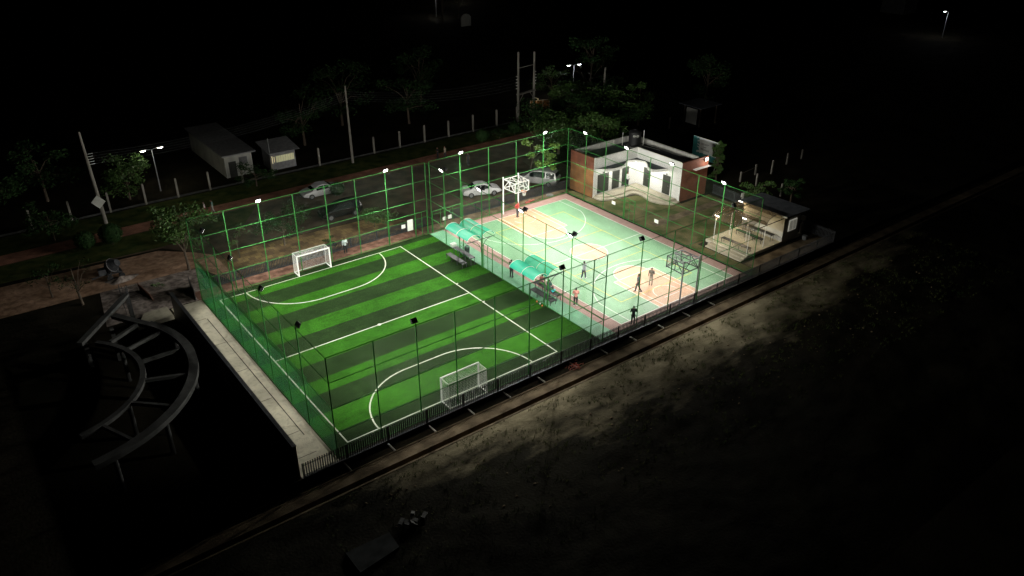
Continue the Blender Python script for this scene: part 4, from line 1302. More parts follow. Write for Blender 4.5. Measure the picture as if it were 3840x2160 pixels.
def person(label, x, y, face, shirt, legs, h=1.72, z=0.02, pose='stand', arms=('hang', 'hang'), sleeves='short', stride=0.0, shoe='shoe', lean=0.0, shorts=False, pattern=None):
    """face: compass direction in degrees the person looks at (0 = +x)"""
    o = thing('person', label, 'person', (x, y, z), R(face - 90))
    S = h / 1.72
    def V(a, b, c): return Vector((a, b, c)) * S
    J = {}
    hipz = 0.90 if pose != 'sit' else 0.56
    J['pel'] = V(0, 0, hipz)
    up = Vector((0, math.sin(lean), math.cos(lean))) * S
    J['chest'] = J['pel'] + up * 0.38
    J['neck'] = J['pel'] + up * 0.56
    J['head'] = J['neck'] + up * 0.135 + Vector((0, 0.015, 0)) * S
    for s, nm in ((-1, 'l'), (1, 'r')):
        J['hip' + nm] = J['pel'] + V(s * 0.095, 0, -0.04)
        if pose == 'sit':
            J['knee' + nm] = J['hip' + nm] + V(s * 0.05, 0.42, 0.0)
            J['ank' + nm] = Vector((J['knee' + nm].x, J['knee' + nm].y - 0.02, 0.08 * S))
        else:
            st = stride * (1 if s > 0 else -1)
            J['knee' + nm] = J['hip' + nm] + V(s * 0.01, st * 0.42 + 0.02, -0.42)
            J['ank' + nm] = Vector((J['knee' + nm].x + s * 0.01, (st * 0.95 - (0.10 if st < 0 else 0)) * S * 0.8, 0.08 * S + (0.05 if st < -0.1 else 0)))
        J['sho' + nm] = J['neck'] + V(s * 0.185, 0, -0.05)
        am = arms[0 if s < 0 else 1]
        if am == 'hang': e = V(s * 0.05, -0.03, -0.27); w_ = V(s * 0.03, 0.07, -0.25)
        elif am == 'swing': e = V(s * 0.05, 0.10 * (-1 if s * stride > 0 else 1), -0.25); w_ = V(s * 0.01, 0.14 * (-0.4 if s * stride > 0 else 1), -0.22)
        elif am == 'front': e = V(s * 0.06, 0.05, -0.26); w_ = V(-s * 0.13, 0.20, 0.08)
        elif am == 'back': e = V(s * 0.08, -0.10, -0.25); w_ = V(-s * 0.17, -0.10, -0.14)
        elif am == 'hip': e = V(s * 0.20, -0.06, -0.20); w_ = V(-s * 0.12, 0.12, -0.16)
        elif am == 'up': e = V(s * 0.12, 0.12, -0.12); w_ = V(-s * 0.02, 0.14, 0.20)
        elif am == 'out': e = V(s * 0.14, 0.14, -0.16); w_ = V(s * 0.02, 0.24, -0.02)
        else: e = V(s * 0.05, 0.10, -0.25); w_ = V(-s * 0.05, 0.22, -0.06)
        J['elb' + nm] = J['sho' + nm] + e
        J['wri' + nm] = J['elb' + nm] + w_
    b = MB()
    capsule(b, J['pel'] + V(0, 0, -0.02), J['pel'] + up * 0.16, 0.125 * S, 0.115 * S)
    capsule(b, J['pel'] + up * 0.14, J['chest'], 0.115 * S, 0.145 * S)
    capsule(b, J['chol'] if 'chol' in J else J['chest'] + V(-0.08, 0, 0.04), J['chest'] + V(0.08, 0, 0.04), 0.115 * S, 0.115 * S)
    capsule(b, J['sho' + 'l'], J['shor'], 0.07 * S, 0.07 * S)
    capsule(b, J['neck'] + V(0, 0, -0.04), J['head'] + V(0, -0.01, -0.05), 0.058 * S, 0.052 * S)
    b.sphere(J['head'] + V(0, 0, 0.02), 0.1 * S, 14, 10, (0.78, 0.94, 1.14))
    capsule(b, J['head'] + V(0, 0.035, -0.05), J['head'] + V(0, 0.05, -0.075), 0.055 * S, 0.035 * S)
    capsule(b, J['head'] + V(0, 0.088, 0.02), J['head'] + V(0, 0.105, -0.012), 0.011 * S, 0.016 * S)
    for s in (-1, 1):
        b.sphere(J['head'] + V(s * 0.08, -0.005, 0.0), 0.026 * S, 8, 6, (0.5, 0.8, 1.2))
    for s, nm in ((-1, 'l'), (1, 'r')):
        capsule(b, J['sho' + nm], J['elb' + nm], 0.052 * S, 0.041 * S)
        capsule(b, J['elb' + nm], J['wri' + nm], 0.041 * S, 0.028 * S)
        hd = (J['wri' + nm] - J['elb' + nm]).normalized()
        sd = hd.cross(Vector((0, 1, 0.3)))
        sd = sd.normalized() if sd.length > 0.05 else Vector((1, 0, 0))
        fw = sd.cross(hd).normalized()
        pc = J['wri' + nm]
        for q in (-1, 0, 1):
            capsule(b, pc + fw * 0.022 * q * S, pc + (hd * 0.085 + fw * 0.026 * q) * S, 0.02 * S, 0.018 * S, 8)
        for q, ln_ in zip((-1.5, -0.5, 0.5, 1.5), (0.062, 0.078, 0.084, 0.070)):
            k0 = pc + (hd * 0.085 + fw * 0.019 * q) * S
            k1 = k0 + (hd * ln_ * 0.55 + fw * 0.004 * q) * S
            k2 = k1 + (hd * 0.75 + sd * 0.66 * (1 if s < 0 else -1)).normalized() * ln_ * 0.5 * S
            capsule(b, k0, k1, 0.0105 * S, 0.0095 * S, 6); capsule(b, k1, k2, 0.0095 * S, 0.0085 * S, 6)
        t0 = pc + (hd * 0.025 + fw * 0.028) * S
        t1 = t0 + (hd * 0.6 + fw * 0.8).normalized() * 0.05 * S
        capsule(b, t0, t1, 0.013 * S, 0.011 * S, 6); capsule(b, t1, t1 + hd * 0.03 * S, 0.011 * S, 0.009 * S, 6)
        capsule(b, J['hip' + nm], J['knee' + nm], 0.085 * S, 0.056 * S)
        capsule(b, J['knee' + nm], J['ank' + nm], 0.054 * S, 0.036 * S)
        capsule(b, J['ank' + nm] + V(0, -0.03, -0.03), J['ank' + nm] + V(0, 0.13, -0.045), 0.036 * S, 0.028 * S)
    remesh(b, 'body', 'skin', o, 0.0105)
    # clothing
    t = MB()
    capsule(t, J['pel'] + up * 0.03, J['pel'] + up * 0.18, 0.150 * S, 0.140 * S)
    capsule(t, J['pel'] + up * 0.16, J['chest'], 0.140 * S, 0.165 * S)
    capsule(t, J['chest'] + V(-0.085, 0, 0.05), J['chest'] + V(0.085, 0, 0.05), 0.128 * S, 0.128 * S)
    capsule(t, J['shol'], J['shor'], 0.082 * S, 0.082 * S)
    for nm in 'lr':
        if sleeves == 'long':
            capsule(t, J['sho' + nm], J['elb' + nm], 0.070 * S, 0.056 * S)
            capsule(t, J['elb' + nm], J['elb' + nm].lerp(J['wri' + nm], 0.9), 0.056 * S, 0.043 * S)
        else:
            capsule(t, J['sho' + nm], J['sho' + nm].lerp(J['elb' + nm], 0.72), 0.074 * S, 0.066 * S)
    remesh(t, 'shirt', pattern or cloth(shirt), o, 0.018)
    t = MB()
    capsule(t, J['pel'] + V(0, 0, -0.05), J['pel'] + up * 0.07, 0.142 * S, 0.140 * S)
    for nm in 'lr':
        capsule(t, J['hip' + nm], J['knee' + nm], 0.102 * S, 0.074 * S)
        if not shorts:
            capsule(t, J['knee' + nm], J['knee' + nm].lerp(J['ank' + nm], 0.93), 0.074 * S, 0.056 * S)
    remesh(t, 'shorts' if shorts else 'trousers', cloth(legs), o, 0.018)
    hr = MB()
    hr.sphere(J['head'] + V(0, -0.022, 0.048), 0.105 * S, 14, 10, (0.84, 0.95, 0.95))
    hr.sphere(J['head'] + V(0, 0.035, 0.10), 0.06 * S, 10, 8, (1.1, 0.9, 0.55))
    remesh(hr, 'hair', 'hair', o, 0.016)
    for s in (-1, 1):
        MB().sphere(J['head'] + V(s * 0.032, 0.083, 0.018), 0.011 * S, 8, 6).build('eye', 'hair', o, world=False)
    MB().sphere(J['head'] + V(0, 0.083, -0.055), 0.02 * S, 8, 6, (1.1, 0.4, 0.3)).build('mouth', 'red_lamp', o, world=False)
    for nm in 'lr':
        sh = MB()
        a = J['ank' + nm]
        capsule(sh, a + V(0, -0.045, -0.032), a + V(0, 0.15, -0.045), 0.05 * S, 0.038 * S)
        remesh(sh, 'shoe', shoe, o, 0.016)
    return o

dark = (0.018, 0.018, 0.022)
stripes = mat('striped_shirt', (0.16, 0.17, 0.19), 0.85)
_nt = stripes.node_tree
_tc = _nt.nodes.new('ShaderNodeTexCoord'); _wv = _nt.nodes.new('ShaderNodeTexWave'); _wv.inputs['Scale'].default_value = 6.0
_rp = _nt.nodes.new('ShaderNodeValToRGB'); _rp.color_ramp.elements[0].color = (0.05, 0.06, 0.08, 1); _rp.color_ramp.elements[1].color = (0.38, 0.39, 0.40, 1)
_nt.links.new(_tc.outputs['Object'], _wv.inputs[0]); _nt.links.new(_wv.outputs['Fac'], _rp.inputs[0]); _nt.links.new(_rp.outputs[0], _nt.nodes['Principled BSDF'].inputs['Base Color'])
person('person in a red shirt standing under the white basketball hoop', -0.31, 10.9, -70, (0.30, 0.045, 0.04), (0.05, 0.05, 0.055), 1.76, arms=('hip', 'hip'), sleeves='long')
person('person in black standing at the end of the dull green shelter', -9.18, 0.3, 20, (0.018, 0.02, 0.022), dark, 1.78, arms=('front', 'hang'), sleeves='long')
person('person in a pink shirt standing with back to the near corner of the court', -8.01, -7.13, 55, (0.55, 0.24, 0.20), dark, 1.74, arms=('front', 'front'), sleeves='long', shoe='shoe_white')
person('person in a striped grey shirt with white shoes striding on the green court', -4.15, -3.85, 15, (0.16, 0.17, 0.19), (0.03, 0.035, 0.05), 1.76, arms=('out', 'swing'), sleeves='long', stride=0.16, shoe='shoe_white', pattern=stripes)
person('person in dark grey clothes walking on the near peach key', -2.04, -8.59, 150, (0.045, 0.05, 0.055), (0.05, 0.048, 0.05), 1.76, arms=('swing', 'swing'), sleeves='short', stride=0.26)
person('person in beige top and pale trousers standing on the near peach key', -0.16, -8.33, 215, (0.115, 0.105, 0.085), (0.30, 0.27, 0.22), 1.68, arms=('front', 'hang'), sleeves='long')
person('person all in black standing at the near picket fence with arms folded', -6.26, -12.2, 60, (0.014, 0.017, 0.016), (0.014, 0.016, 0.016), 1.66, arms=('front', 'front'), sleeves='long')
person('person in a pale shirt standing at the far picket fence right of the far goal', -18.77, 14.05, -100, (0.40, 0.47, 0.46), (0.015, 0.016, 0.016), 1.62, z=0.005, arms=('front', 'hang'), sleeves='long')
person('person in a white shirt standing in the doorway of the white building', 14.74, 9.78, -95, (0.55, 0.56, 0.55), dark, 1.76, z=0.305, arms=('hang', 'front'), sleeves='long')
person('person in a dark teal shirt sitting on the raised bench behind the blue bag', -8.50, -4.2, 20, (0.02, 0.07, 0.065), dark, 1.70, z=0.09, pose='sit', arms=('front', 'front'), sleeves='short')
person('person in a reddish shirt sitting on the far end of the raised bench', -8.52, -3.05, 10, (0.22, 0.055, 0.05), dark, 1.70, z=0.09, pose='sit', arms=('front', 'front'), sleeves='short', lean=0.35)
person('person in a white and dark red top walking on the red brick path', -26.35, 31.7, 175, (0.50, 0.42, 0.40), (0.13, 0.035, 0.03), 1.45, z=0.02, arms=('swing', 'swing'), stride=0.12)
person('person in a grey-green top walking on the red brick path behind the other', -25.5, 31.75, 175, (0.10, 0.17, 0.15), (0.35, 0.34, 0.30), 1.45, z=0.02, arms=('swing', 'swing'), stride=0.12)
person('person in black walking on the dark brick path, beyond the fence lamp', 3.0, 31.6, 170, (0.012, 0.012, 0.013), (0.012, 0.012, 0.013), 1.55, z=0.02, arms=('front', 'hang'))
person('person in a pale cream shirt walking on the dark brick path above the white car', 3.83, 31.2, 175, (0.36, 0.30, 0.22), dark, 1.65, z=0.02, arms=('swing', 'swing'), stride=0.14, sleeves='long')
person('person in dark grey standing on the road between path and silver van', 4.76, 27.4, 200, (0.05, 0.05, 0.055), dark, 1.60, z=0.015, arms=('hang', 'hang'))

# ------------------------------------------------------------------ trees and bushes
def leaf_mesh(centres, n, leaf, rnd, flat=0.6):
    mb = MB()
    for _ in range(n):
        c_, rad = rnd.choice(centres)
        v = Vector((rnd.gauss(0, 1), rnd.gauss(0, 1), rnd.gauss(0, 1)))
        v = v.normalized() * rad * (rnd.random() ** 0.4)
        p = Vector(c_) + Vector((v.x, v.y, v.z * flat))
        a = Vector((rnd.uniform(-1, 1), rnd.uniform(-1, 1), rnd.uniform(-0.7, 0.4))).normalized()
        b = a.cross(Vector((rnd.uniform(-1, 1), rnd.uniform(-1, 1), rnd.uniform(-1, 1)))).normalized()
        L = leaf * rnd.uniform(0.6, 1.3)
        W = L * 0.36
        mb.add([p - a * L * 0.5, p + b * W * 0.5, p + a * L * 0.5, p - b * W * 0.5], [(0, 1, 2, 3)])
    return mb

def tree(label, x, y, h, spread, n_leaf, leaf=0.22, leaf_m='leaf', trunk_r=0.1, crown0=0.45, clumps=9, bare=0.0, seed=1, cat='tree', z=0.0, name='tree', lop=(0, 0), group='trees around the courts'):
    rnd = random.Random(seed)
    o = thing(name, label, cat, (x, y, z), group=group)
    t = MB()
    top = Vector((x + rnd.uniform(-.2, .2) + lop[0] * 0.4, y + rnd.uniform(-.2, .2) + lop[1] * 0.4, z + h * 0.8))
    base = Vector((x, y, z - 0.03))
    midp = base.lerp(top, 0.5) + Vector((rnd.uniform(-.1, .1), rnd.uniform(-.1, .1), 0)) * h * 0.15
    t.tube([base, base.lerp(midp, 0.5), midp, top], [trunk_r * 1.25, trunk_r, trunk_r * 0.75, trunk_r * 0.25], 8)
    cs = []
    for i in range(clumps):
        a = 2 * PI * i / clumps + rnd.uniform(-.4, .4)
        rr = spread * rnd.uniform(0.35, 1.0)
        hz = z + h * rnd.uniform(crown0, 1.0)
        tip = Vector((x + lop[0] + rr * math.cos(a), y + lop[1] + rr * math.sin(a), hz))
        s0 = base.lerp(top, rnd.uniform(0.35, 0.8))
        m1 = s0.lerp(tip, 0.5) + Vector((0, 0, 0.12 * h * rnd.uniform(0, 1)))
        t.tube([s0, m1, tip], [trunk_r * 0.45, trunk_r * 0.28, trunk_r * 0.08], 5)
        for q in range(2):
            tw = tip + Vector((rnd.uniform(-1, 1), rnd.uniform(-1, 1), rnd.uniform(-.3, .6))) * spread * 0.35
            t.tube([m1.lerp(tip, 0.5), tw], [trunk_r * 0.16, trunk_r * 0.05], 4)
            cs.append((tw, spread * rnd.uniform(0.18, 0.34)))
        cs.append((tip, spread * rnd.uniform(0.22, 0.42)))
    t.build('trunk', 'bark', o)
    if n_leaf:
        leaf_mesh([(c_, r_ * 1.25) for c_, r_ in cs], int(n_leaf * (2.0 if n_leaf > 600 else 1.2)), leaf, rnd).build('crown', leaf_m, o)
    return o

tree('sparse leafy tree standing outside the far end of the concrete path', -31.9, 19.6, 5.8, 2.6, 1500, 0.30, 'leaf', 0.11, 0.42, 12, seed=3)
tree('thin small tree on the checkered pavers left of the far goal', -27.24, 19.24, 3.2, 1.1, 260, 0.2, 'leaf', 0.05, 0.5, 6, seed=4)
tree('low spreading tree on the checkered pavers behind the far goal', -22.73, 19.28, 3.4, 2.2, 1300, 0.22, 'leaf_dark', 0.09, 0.6, 11, seed=5)
tree('low leafy bush tree in front of the black car', -13.6, 17.8, 1.6, 1.9, 1100, 0.22, 'leaf', 0.05, 0.35, 10, seed=6)
tree('small dark shrub at the far fence beside the far goal', -19.55, 15.6, 1.25, 0.55, 500, 0.14, 'leaf_dark', 0.04, 0.3, 7, seed=7, cat='shrub', name='shrub')
tree('bare forked sapling standing on the pale dirt near the mixer', -41.2, 18.5, 4.2, 1.5, 120, 0.22, 'leaf_dark', 0.10, 0.45, 7, seed=8)
tree('spindly young tree left of the mixer with a flat crown', -43.0, 21.5, 3.0, 1.3, 260, 0.25, 'leaf_dark', 0.07, 0.6, 6, seed=9)
tree('bushy green tree behind the leaning concrete pole with a diamond board', -31.6, 41.0, 4.6, 2.5, 1900, 0.3, 'leaf', 0.12, 0.25, 13, seed=10)
tree('dark leafy tree among the path lawn behind the white car in the dark', -18.8, 36.4, 2.4, 1.9, 700, 0.26, 'leaf_dark', 0.08, 0.3, 9, seed=11)
tree('tree with yellow-green lit leaves overhanging the silver van', 8.2, 19.6, 5.4, 1.6, 620, 0.34, 'leaf_yellow', 0.09, 0.55, 8, seed=12, lop=(-1.0, -3.6))
tree('broad dark tree behind the fence corner left of the brick end wall', 19.5, 28.5, 4.6, 4.2, 2600, 0.36, 'leaf_dark', 0.16, 0.5, 15, seed=13)
tree('green tree with bright lit leaves right behind the building roof', 20.6, 20.2, 5.4, 2.8, 1700, 0.36, 'leaf', 0.13, 0.5, 12, seed=14, lop=(-0.8, -0.8))
tree('wide dim tree behind the water tank', 27.5, 25.5, 5.0, 4.2, 2600, 0.36, 'leaf', 0.16, 0.35, 15, seed=15)
tree('tall dim tree at the left edge of the dark shed', 33.5, 26.5, 5.6, 2.0, 1300, 0.32, 'leaf', 0.12, 0.25, 11, seed=16)
tree('columnar leafy tree beside the blue-green billboard', 24.9, 5.3, 4.8, 0.62, 2600, 0.26, 'leaf', 0.10, 0.08, 30, seed=17)
tree('low bush behind the grey kiosk roof, left one', 22.9, -1.8, 2.2, 1.5, 800, 0.26, 'leaf', 0.06, 0.3, 9, seed=18, cat='bush', name='bush')
tree('narrow dark bush behind the grey kiosk roof, right one', 25.8, -4.4, 3.4, 1.1, 800, 0.28, 'leaf_dark', 0.08, 0.25, 9, seed=19, cat='bush', name='bush')
tree('bare-branched tree with a pale trunk right of the tall twin-headed lamp', 36.0, 39.4, 6.0, 3.0, 160, 0.25, 'leaf_dark', 0.14, 0.5, 9, seed=20)
tree('bare tree below the twin-headed lamp by the yellow gate', 31.2, 43.0, 5.2, 2.6, 700, 0.3, 'leaf', 0.12, 0.4, 9, seed=21)
tree('dark leafy bush right of the yellow-lit bamboo gate', 29.6, 39.2, 2.0, 1.4, 800, 0.26, 'leaf_dark', 0.05, 0.3, 9, seed=22, cat='bush', name='bush')
tree('low reddish flowering shrub between the two clipped balls of the far lawn', 14.2, 33.6, 1.2, 1.3, 500, 0.22, 'leaf_dark', 0.04, 0.3, 8, seed=23, cat='shrub', name='shrub')
tree('small leafy sprig growing on the brown dirt beside the path end', -35.2, 17.6, 0.5, 0.5, 70, 0.22, 'leaf', 0.02, 0.3, 5, seed=24, cat='plant', name='plant')
tree('dark tree on the unlit lawn behind the clipped ball bushes', -40.5, 34.0, 3.6, 2.4, 900, 0.32, 'leaf_dark', 0.1, 0.3, 10, seed=25)

def ball_bush(label, x, y, r, seed, leaf_m='leaf_dark', z=0.0):
    rnd = random.Random(seed)
    o = thing('clipped_bush', label, 'bush', (x, y, z), group='clipped ball bushes along the brick path')
    MB().tube([(x, y, z - 0.02), (x, y, z + r)], [0.07, 0.05], 7).build('trunk', 'bark', o)
    mb = MB()
    for _ in range(int(1500 * r * r)):
        v = Vector((rnd.gauss(0, 1), rnd.gauss(0, 1), rnd.gauss(0, 1))).normalized()
        p = Vector((x, y, z + r * 1.05)) + Vector((v.x, v.y, v.z * 0.9)) * r * rnd.uniform(0.86, 1.03)
        a = v.cross(Vector((rnd.uniform(-1, 1), rnd.uniform(-1, 1), rnd.uniform(-1, 1)))).normalized()
        a = (a + v * rnd.uniform(-.3, .8)).normalized()
        b = a.cross(v).normalized()
        L = 0.16 * rnd.uniform(0.7, 1.3)
        mb.add([p - a * L * .5, p + b * L * .3, p + a * L * .5, p - b * L * .3], [(0, 1, 2, 3)])
    mb.sphere((x, y, z + r * 1.05), r * 0.86, 16, 10, (1, 1, 0.9))
    mb.build('crown', leaf_m, o)
ball_bush('big round clipped bush at the start of the lit red path', -36.1, 29.7, 1.12, 31)
ball_bush('dark round clipped bush left of the big round one', -38.4, 29.9, 1.0, 32)
ball_bush('round clipped bush on the far lawn below the twin utility poles', 17.0, 33.9, 0.95, 33)
ball_bush('round clipped bush on the far lawn left of the flowering shrub', 11.4, 33.7, 0.95, 34)
ball_bush('dark round clipped bush on the lawn behind the parked black car', -12.7, 27.9, 0.85, 35)

# ------------------------------------------------------------------ far boundary: posts, poles, lamps
def concrete_post(label, x, y, h=2.25, w=0.2, group='concrete posts of the far boundary'):
    o = MB().bar((x, y, -0.02), (x, y, h), w).bar((x, y, h), (x, y, h + 0.05), w * 0.8).build('concrete_post', 'pole_concrete')
    tag(o, label, 'post', group)
far_posts = [-45.3, -41.7, -38.02, -34.2, -30.53, -27.07, -23.49, -19.65, -15.95, -9.91, -2.3, 1.5, 5.3, 9.13, 13.2, 17.27, 20.9]
near_what = ['farthest left in the dark', 'second from the left in the dark', 'left of the leaning pole', 'hidden just right of the diamond board', 'left of the twin-headed lamp foot', 'right of the twin-headed lamp foot',
             'left of the grey house', 'before the grey house wall', 'before the lit hut', 'right of the lit hut', 'just right of the tall lone pole', 'on the dark stretch above the black car', 'dark, left of the ball bushes',
             'left of the ball bushes', 'above the first ball bush', 'left of the twin utility poles', 'touching the twin utility poles']
for x, wh in zip(far_posts, near_what):
    concrete_post('grey concrete post on the far boundary kerb, ' + wh, x, 38.45, random.uniform(2.15, 2.35))
o = thing('boundary_kerb', 'long low concrete kerb wall under the far boundary posts', 'wall', (0, 38.45, 0))
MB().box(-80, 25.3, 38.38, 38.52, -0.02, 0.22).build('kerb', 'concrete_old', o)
for lb, x, y, h in (('dim concrete post right of the billboard in the dark', 30.2, 3.7, 1.3), ('tilted dim post, second right of the billboard', 32.0, 2.7, 1.7), ('dim post, third right of the billboard', 36.4, 3.7, 1.4), ('faint post, last right of the billboard', 39.6, 3.8, 1.2),
                  ('dim post beside the foot of the columnar tree', 26.9, 3.3, 1.2), ('short pale post behind the left bush of the kiosk', 27.25, 1.3, 1.5), ('short pale post left of the narrow dark bush', 26.8, -2.4, 1.5), ('dim post left of the dark shed', 36.0, 22.9, 1.5)):
    concrete_post(lb, x, y, h, 0.16, 'dim posts of the right-hand field')
tag(MB().tube([(26.9, 3.3, 1.0), (30.2, 3.7, 1.0)], 0.02, 5).build('fence_rail', 'pole_concrete'), 'thin rail between two dim posts right of the billboard', 'rail')
o = thing('utility_pole', 'leaning tapered concrete pole with a white diamond board on it', 'pole', (-35.36, 35.62, 0))
MB().tube([(-35.36, 35.62, -0.02), (-35.5, 35.7, 5.0), (-35.62, 35.75, 9.8)], [0.21, 0.17, 0.10], 10).build('pole', 'pole_concrete', o)
dc = Vector((-35.6, 35.28, 2.55))
tv = Vector((cam.location.x - dc.x, cam.location.y - dc.y, 0)).normalized()
tvd = Vector((-0.35, -0.94, 0)).normalized(); sd_ = Vector((tvd.y, -tvd.x, 0))
pts = [dc + Vector((0, 0, 0.72)), dc + sd_ * 0.68, dc - Vector((0, 0, 0.72)), dc - sd_ * 0.68]
m = MB(); m.add([p + tvd * 0.02 for p in pts] + [p - tvd * 0.02 for p in pts], [(0, 1, 2, 3), (7, 6, 5, 4), (0, 4, 5, 1), (1, 5, 6, 2), (2, 6, 7, 3), (3, 7, 4, 0)]); m.build('diamond_board', 'sign_white', o)
for i in range(5):
    z = 6.4 + 0.27 * i
    MB().bar((-35.5, 35.7, z), (-34.9, 35.75, z), 0.04).build('insulator_arm', 'sign_white', o)
o = thing('utility_pole', 'tall lone concrete pole behind the white car in the dark', 'pole', (-6.17, 36.93, 0))
MB().tube([(-6.17, 36.93, -0.02), (-6.2, 36.95, 9.6)], [0.17, 0.09], 10).build('pole', 'pole_concrete', o)
o = thing('utility_pole', 'twin concrete utility poles joined by two crossbars', 'pole', (21.7, 37.4, 0))
for (x, y, h) in ((20.09, 37.13, 10.2), (23.46, 37.81, 9.7)):
    MB().tube([(x, y, -0.02), (x, y, h)], [0.20, 0.14], 12).build('pole', 'pole_concrete', o)
MB().bar((20.0, 37.05, 8.0), (23.5, 37.75, 8.0), 0.10).build('crossbar', 'pole_concrete', o)
MB().bar((19.9, 36.9, 4.35), (23.6, 37.6, 4.35), 0.14, 0.16).bar((19.9, 37.25, 4.35), (23.6, 37.95, 4.35), 0.14, 0.16).build('platform_beam', 'pole_concrete', o)
MB().bar((20.1, 37.1, 3.0), (21.2, 37.3, 4.3), 0.06).bar((23.4, 37.75, 3.2), (22.5, 37.6, 4.3), 0.06).build('brace', 'pole_concrete', o)
for i in range(5):
    z = 5.2 + 0.42 * i
    for s, (x, y) in ((-1, (20.09, 37.13)), (1, (23.46, 37.81))):
        MB().bar((x, y, z), (x + s * 0.35, y + s * 0.05, z), 0.05).sphere((x + s * 0.38, y + s * 0.05, z + 0.03), 0.06, 8, 6).build('insulator', 'sign_white', o)
o = thing('utility_pole', 'concrete pole among the dim trees right of the twin-headed lamp', 'pole', (32.26, 32.67, 0))
MB().tube([(32.26, 32.67, -0.02), (32.4, 32.7, 7.2)], [0.17, 0.12], 10).build('pole', 'pole_concrete', o)
for i, nm in enumerate(('lowest', 'second lowest', 'middle', 'second highest', 'topmost')):
    pts = []
    A, B, C_ = Vector((-34.9, 35.75, 6.4 + .27 * i)), Vector((-6.2, 36.95, 7.9 + .25 * i)), Vector((19.72, 37.1, 5.2 + .42 * i))
    for P_, Q_ in ((A, B), (B, C_)):
        for j in range(9):
            t_ = j / 8
            p = P_.lerp(Q_, t_); p.z -= 0.9 * 4 * t_ * (1 - t_)
            pts.append(p)
    tag(MB().tube(pts, 0.005, 4).build('power_line', 'grey_steel'), '%s of the five thin power lines strung along the far boundary' % nm, 'power line', 'power lines along the far boundary')

def street_lamp(label, x, y, h, hd, lens, power, col, dbl=True):
    o = thing('street_lamp', label, 'street lamp', (x, y, 0))
    MB().tube([(x, y, -0.02), (x, y, h)], [0.08, 0.055], 8).build('pole', 'grey_steel', o)
    d = Vector((math.cos(R(hd)), math.sin(R(hd)), 0))
    for s in ((-1, 1) if dbl else (1,)):
        dd = d * s
        b = Vector((x, y, h))
        MB().tube([b, b + dd * 0.55 + Vector((0, 0, 0.12))], 0.03, 6).build('arm', 'grey_steel', o)
        c_ = b + dd * 0.95 + Vector((0, 0, 0.14))
        hm = MB(); hm.sphere(c_, 0.36, 12, 7, (0.95, 0.55, 0.2)); hm.build('lamp_head', 'grey_steel', o)
        lm = MB(); lm.sphere(c_ - Vector((0, 0, 0.05)), 0.33, 12, 7, (0.95, 0.6, 0.36)); lm.build('lens', lens, o)
        ld = bpy.data.lights.new('street_light', 'POINT'); ld.energy = power; ld.color = col; ld.shadow_soft_size = 0.15
        lo = bpy.data.objects.new('street_light', ld); sc.collection.objects.link(lo); lo.location = c_ - Vector((0, 0, 0.35))
street_lamp('yellowish twin-headed street lamp near the leaning pole', -28.1, 41.6, 4.9, 5, 'street_lens', 30, (1, 0.95, 0.75))
street_lamp('bluish-white twin-headed street lamp behind the utility frame', 35.6, 43.0, 5.2, 168, 'street_lens_white', 85, (0.92, 0.95, 1.0))
street_lamp('lone far street lamp glowing in the dark top right corner', 130.7, 32.4, 5.2, 160, 'street_lens_white', 140, (0.9, 0.93, 1.0), dbl=False)
street_lamp('tiny far lamp at the very top edge of the darkness', 75.8, 133.0, 5.0, 200, 'street_lens_white', 90, (1, 0.97, 0.9), dbl=False)
street_lamp('tiny far lamp above the pale gravestone-like wall', 58.6, 119.0, 4.5, 200, 'street_lens_white', 55, (1, 0.97, 0.9), dbl=False)
o = thing('garden_wall', 'faint pale round-topped wall below the tiny far lamp', 'wall', (57.4, 104.5, 0))
m = MB()
pts = [(-1.3, 0), (1.3, 0), (1.3, 1.9), (0.9, 2.4), (0.3, 2.65), (-0.3, 2.65), (-0.9, 2.4), (-1.3, 1.9)]
m.add([(57.4 + a, 104.5, b) for a, b in pts] + [(57.4 + a, 104.8, b) for a, b in pts], [tuple(range(8)), tuple(range(15, 7, -1))] + [(i, (i + 1) % 8, 8 + (i + 1) % 8, 8 + i) for i in range(8)])
m.build('wall', 'grime_wall', o)
for i, (x, y) in enumerate(((56.0, 112.0), (58.5, 116.0), (61.0, 113.0))):
    tree(('thin bare far tree left of the tiny far lamp', 'thin bare far tree behind the tiny far lamp', 'thin bare far tree right of the tiny far lamp')[i], x, y, 7.5, 2.2, 60, 0.3, 'leaf_dark', 0.1, 0.4, 6, seed=50 + i)
o = thing('far_house', 'faint grey house wall at the top edge left of the lone far lamp', 'house', (152, 54, 0))
MB().box(150, 156, 52, 58, 0, 4.5).build('wall', 'concrete_old', o)
MB().poly([(149.5, 51.5), (156.5, 51.5), (156.5, 58.5), (149.5, 58.5)], 4.5, 4.8).build('roof', 'roof_dark', o)

# far houses, hut, shed and gate
def window(parent, a, b, z0, z1, m='door_dark', inset='grey_steel'):
    pass
o = thing('grey_house', 'low grey house with a small shuttered window and long dark roof', 'house', (-19, 45, 0))
hx0, hx1, hy0, hy1 = -20.6, -17.3, 41.0, 54.0
MB().box(hx0, hx1, hy0, hy1, 0, 2.7).build('wall', 'grime_wall', o)
m = MB(); m.quad((hx0 - .4, hy0 - .5, 2.72), (hx1 + .4, hy0 - .5, 2.72), (hx1 + .4, hy1, 2.9), (hx0 - .4, hy1, 2.9)); m.quad((hx0 - .4, hy0 - .5, 2.86), (hx0 - .4, hy1, 3.06), (hx1 + .4, hy1, 3.06), (hx1 + .4, hy0 - .5, 2.86))
m.quad((hx0 - .4, hy0 - .5, 2.72), (hx0 - .4, hy0 - .5, 2.86), (hx1 + .4, hy0 - .5, 2.86), (hx1 + .4, hy0 - .5, 2.72)); m.quad((hx0 - .4, hy1, 2.9), (hx0 - .4, hy1, 3.06), (hx0 - .4, hy0 - .5, 2.86), (hx0 - .4, hy0 - .5, 2.72))
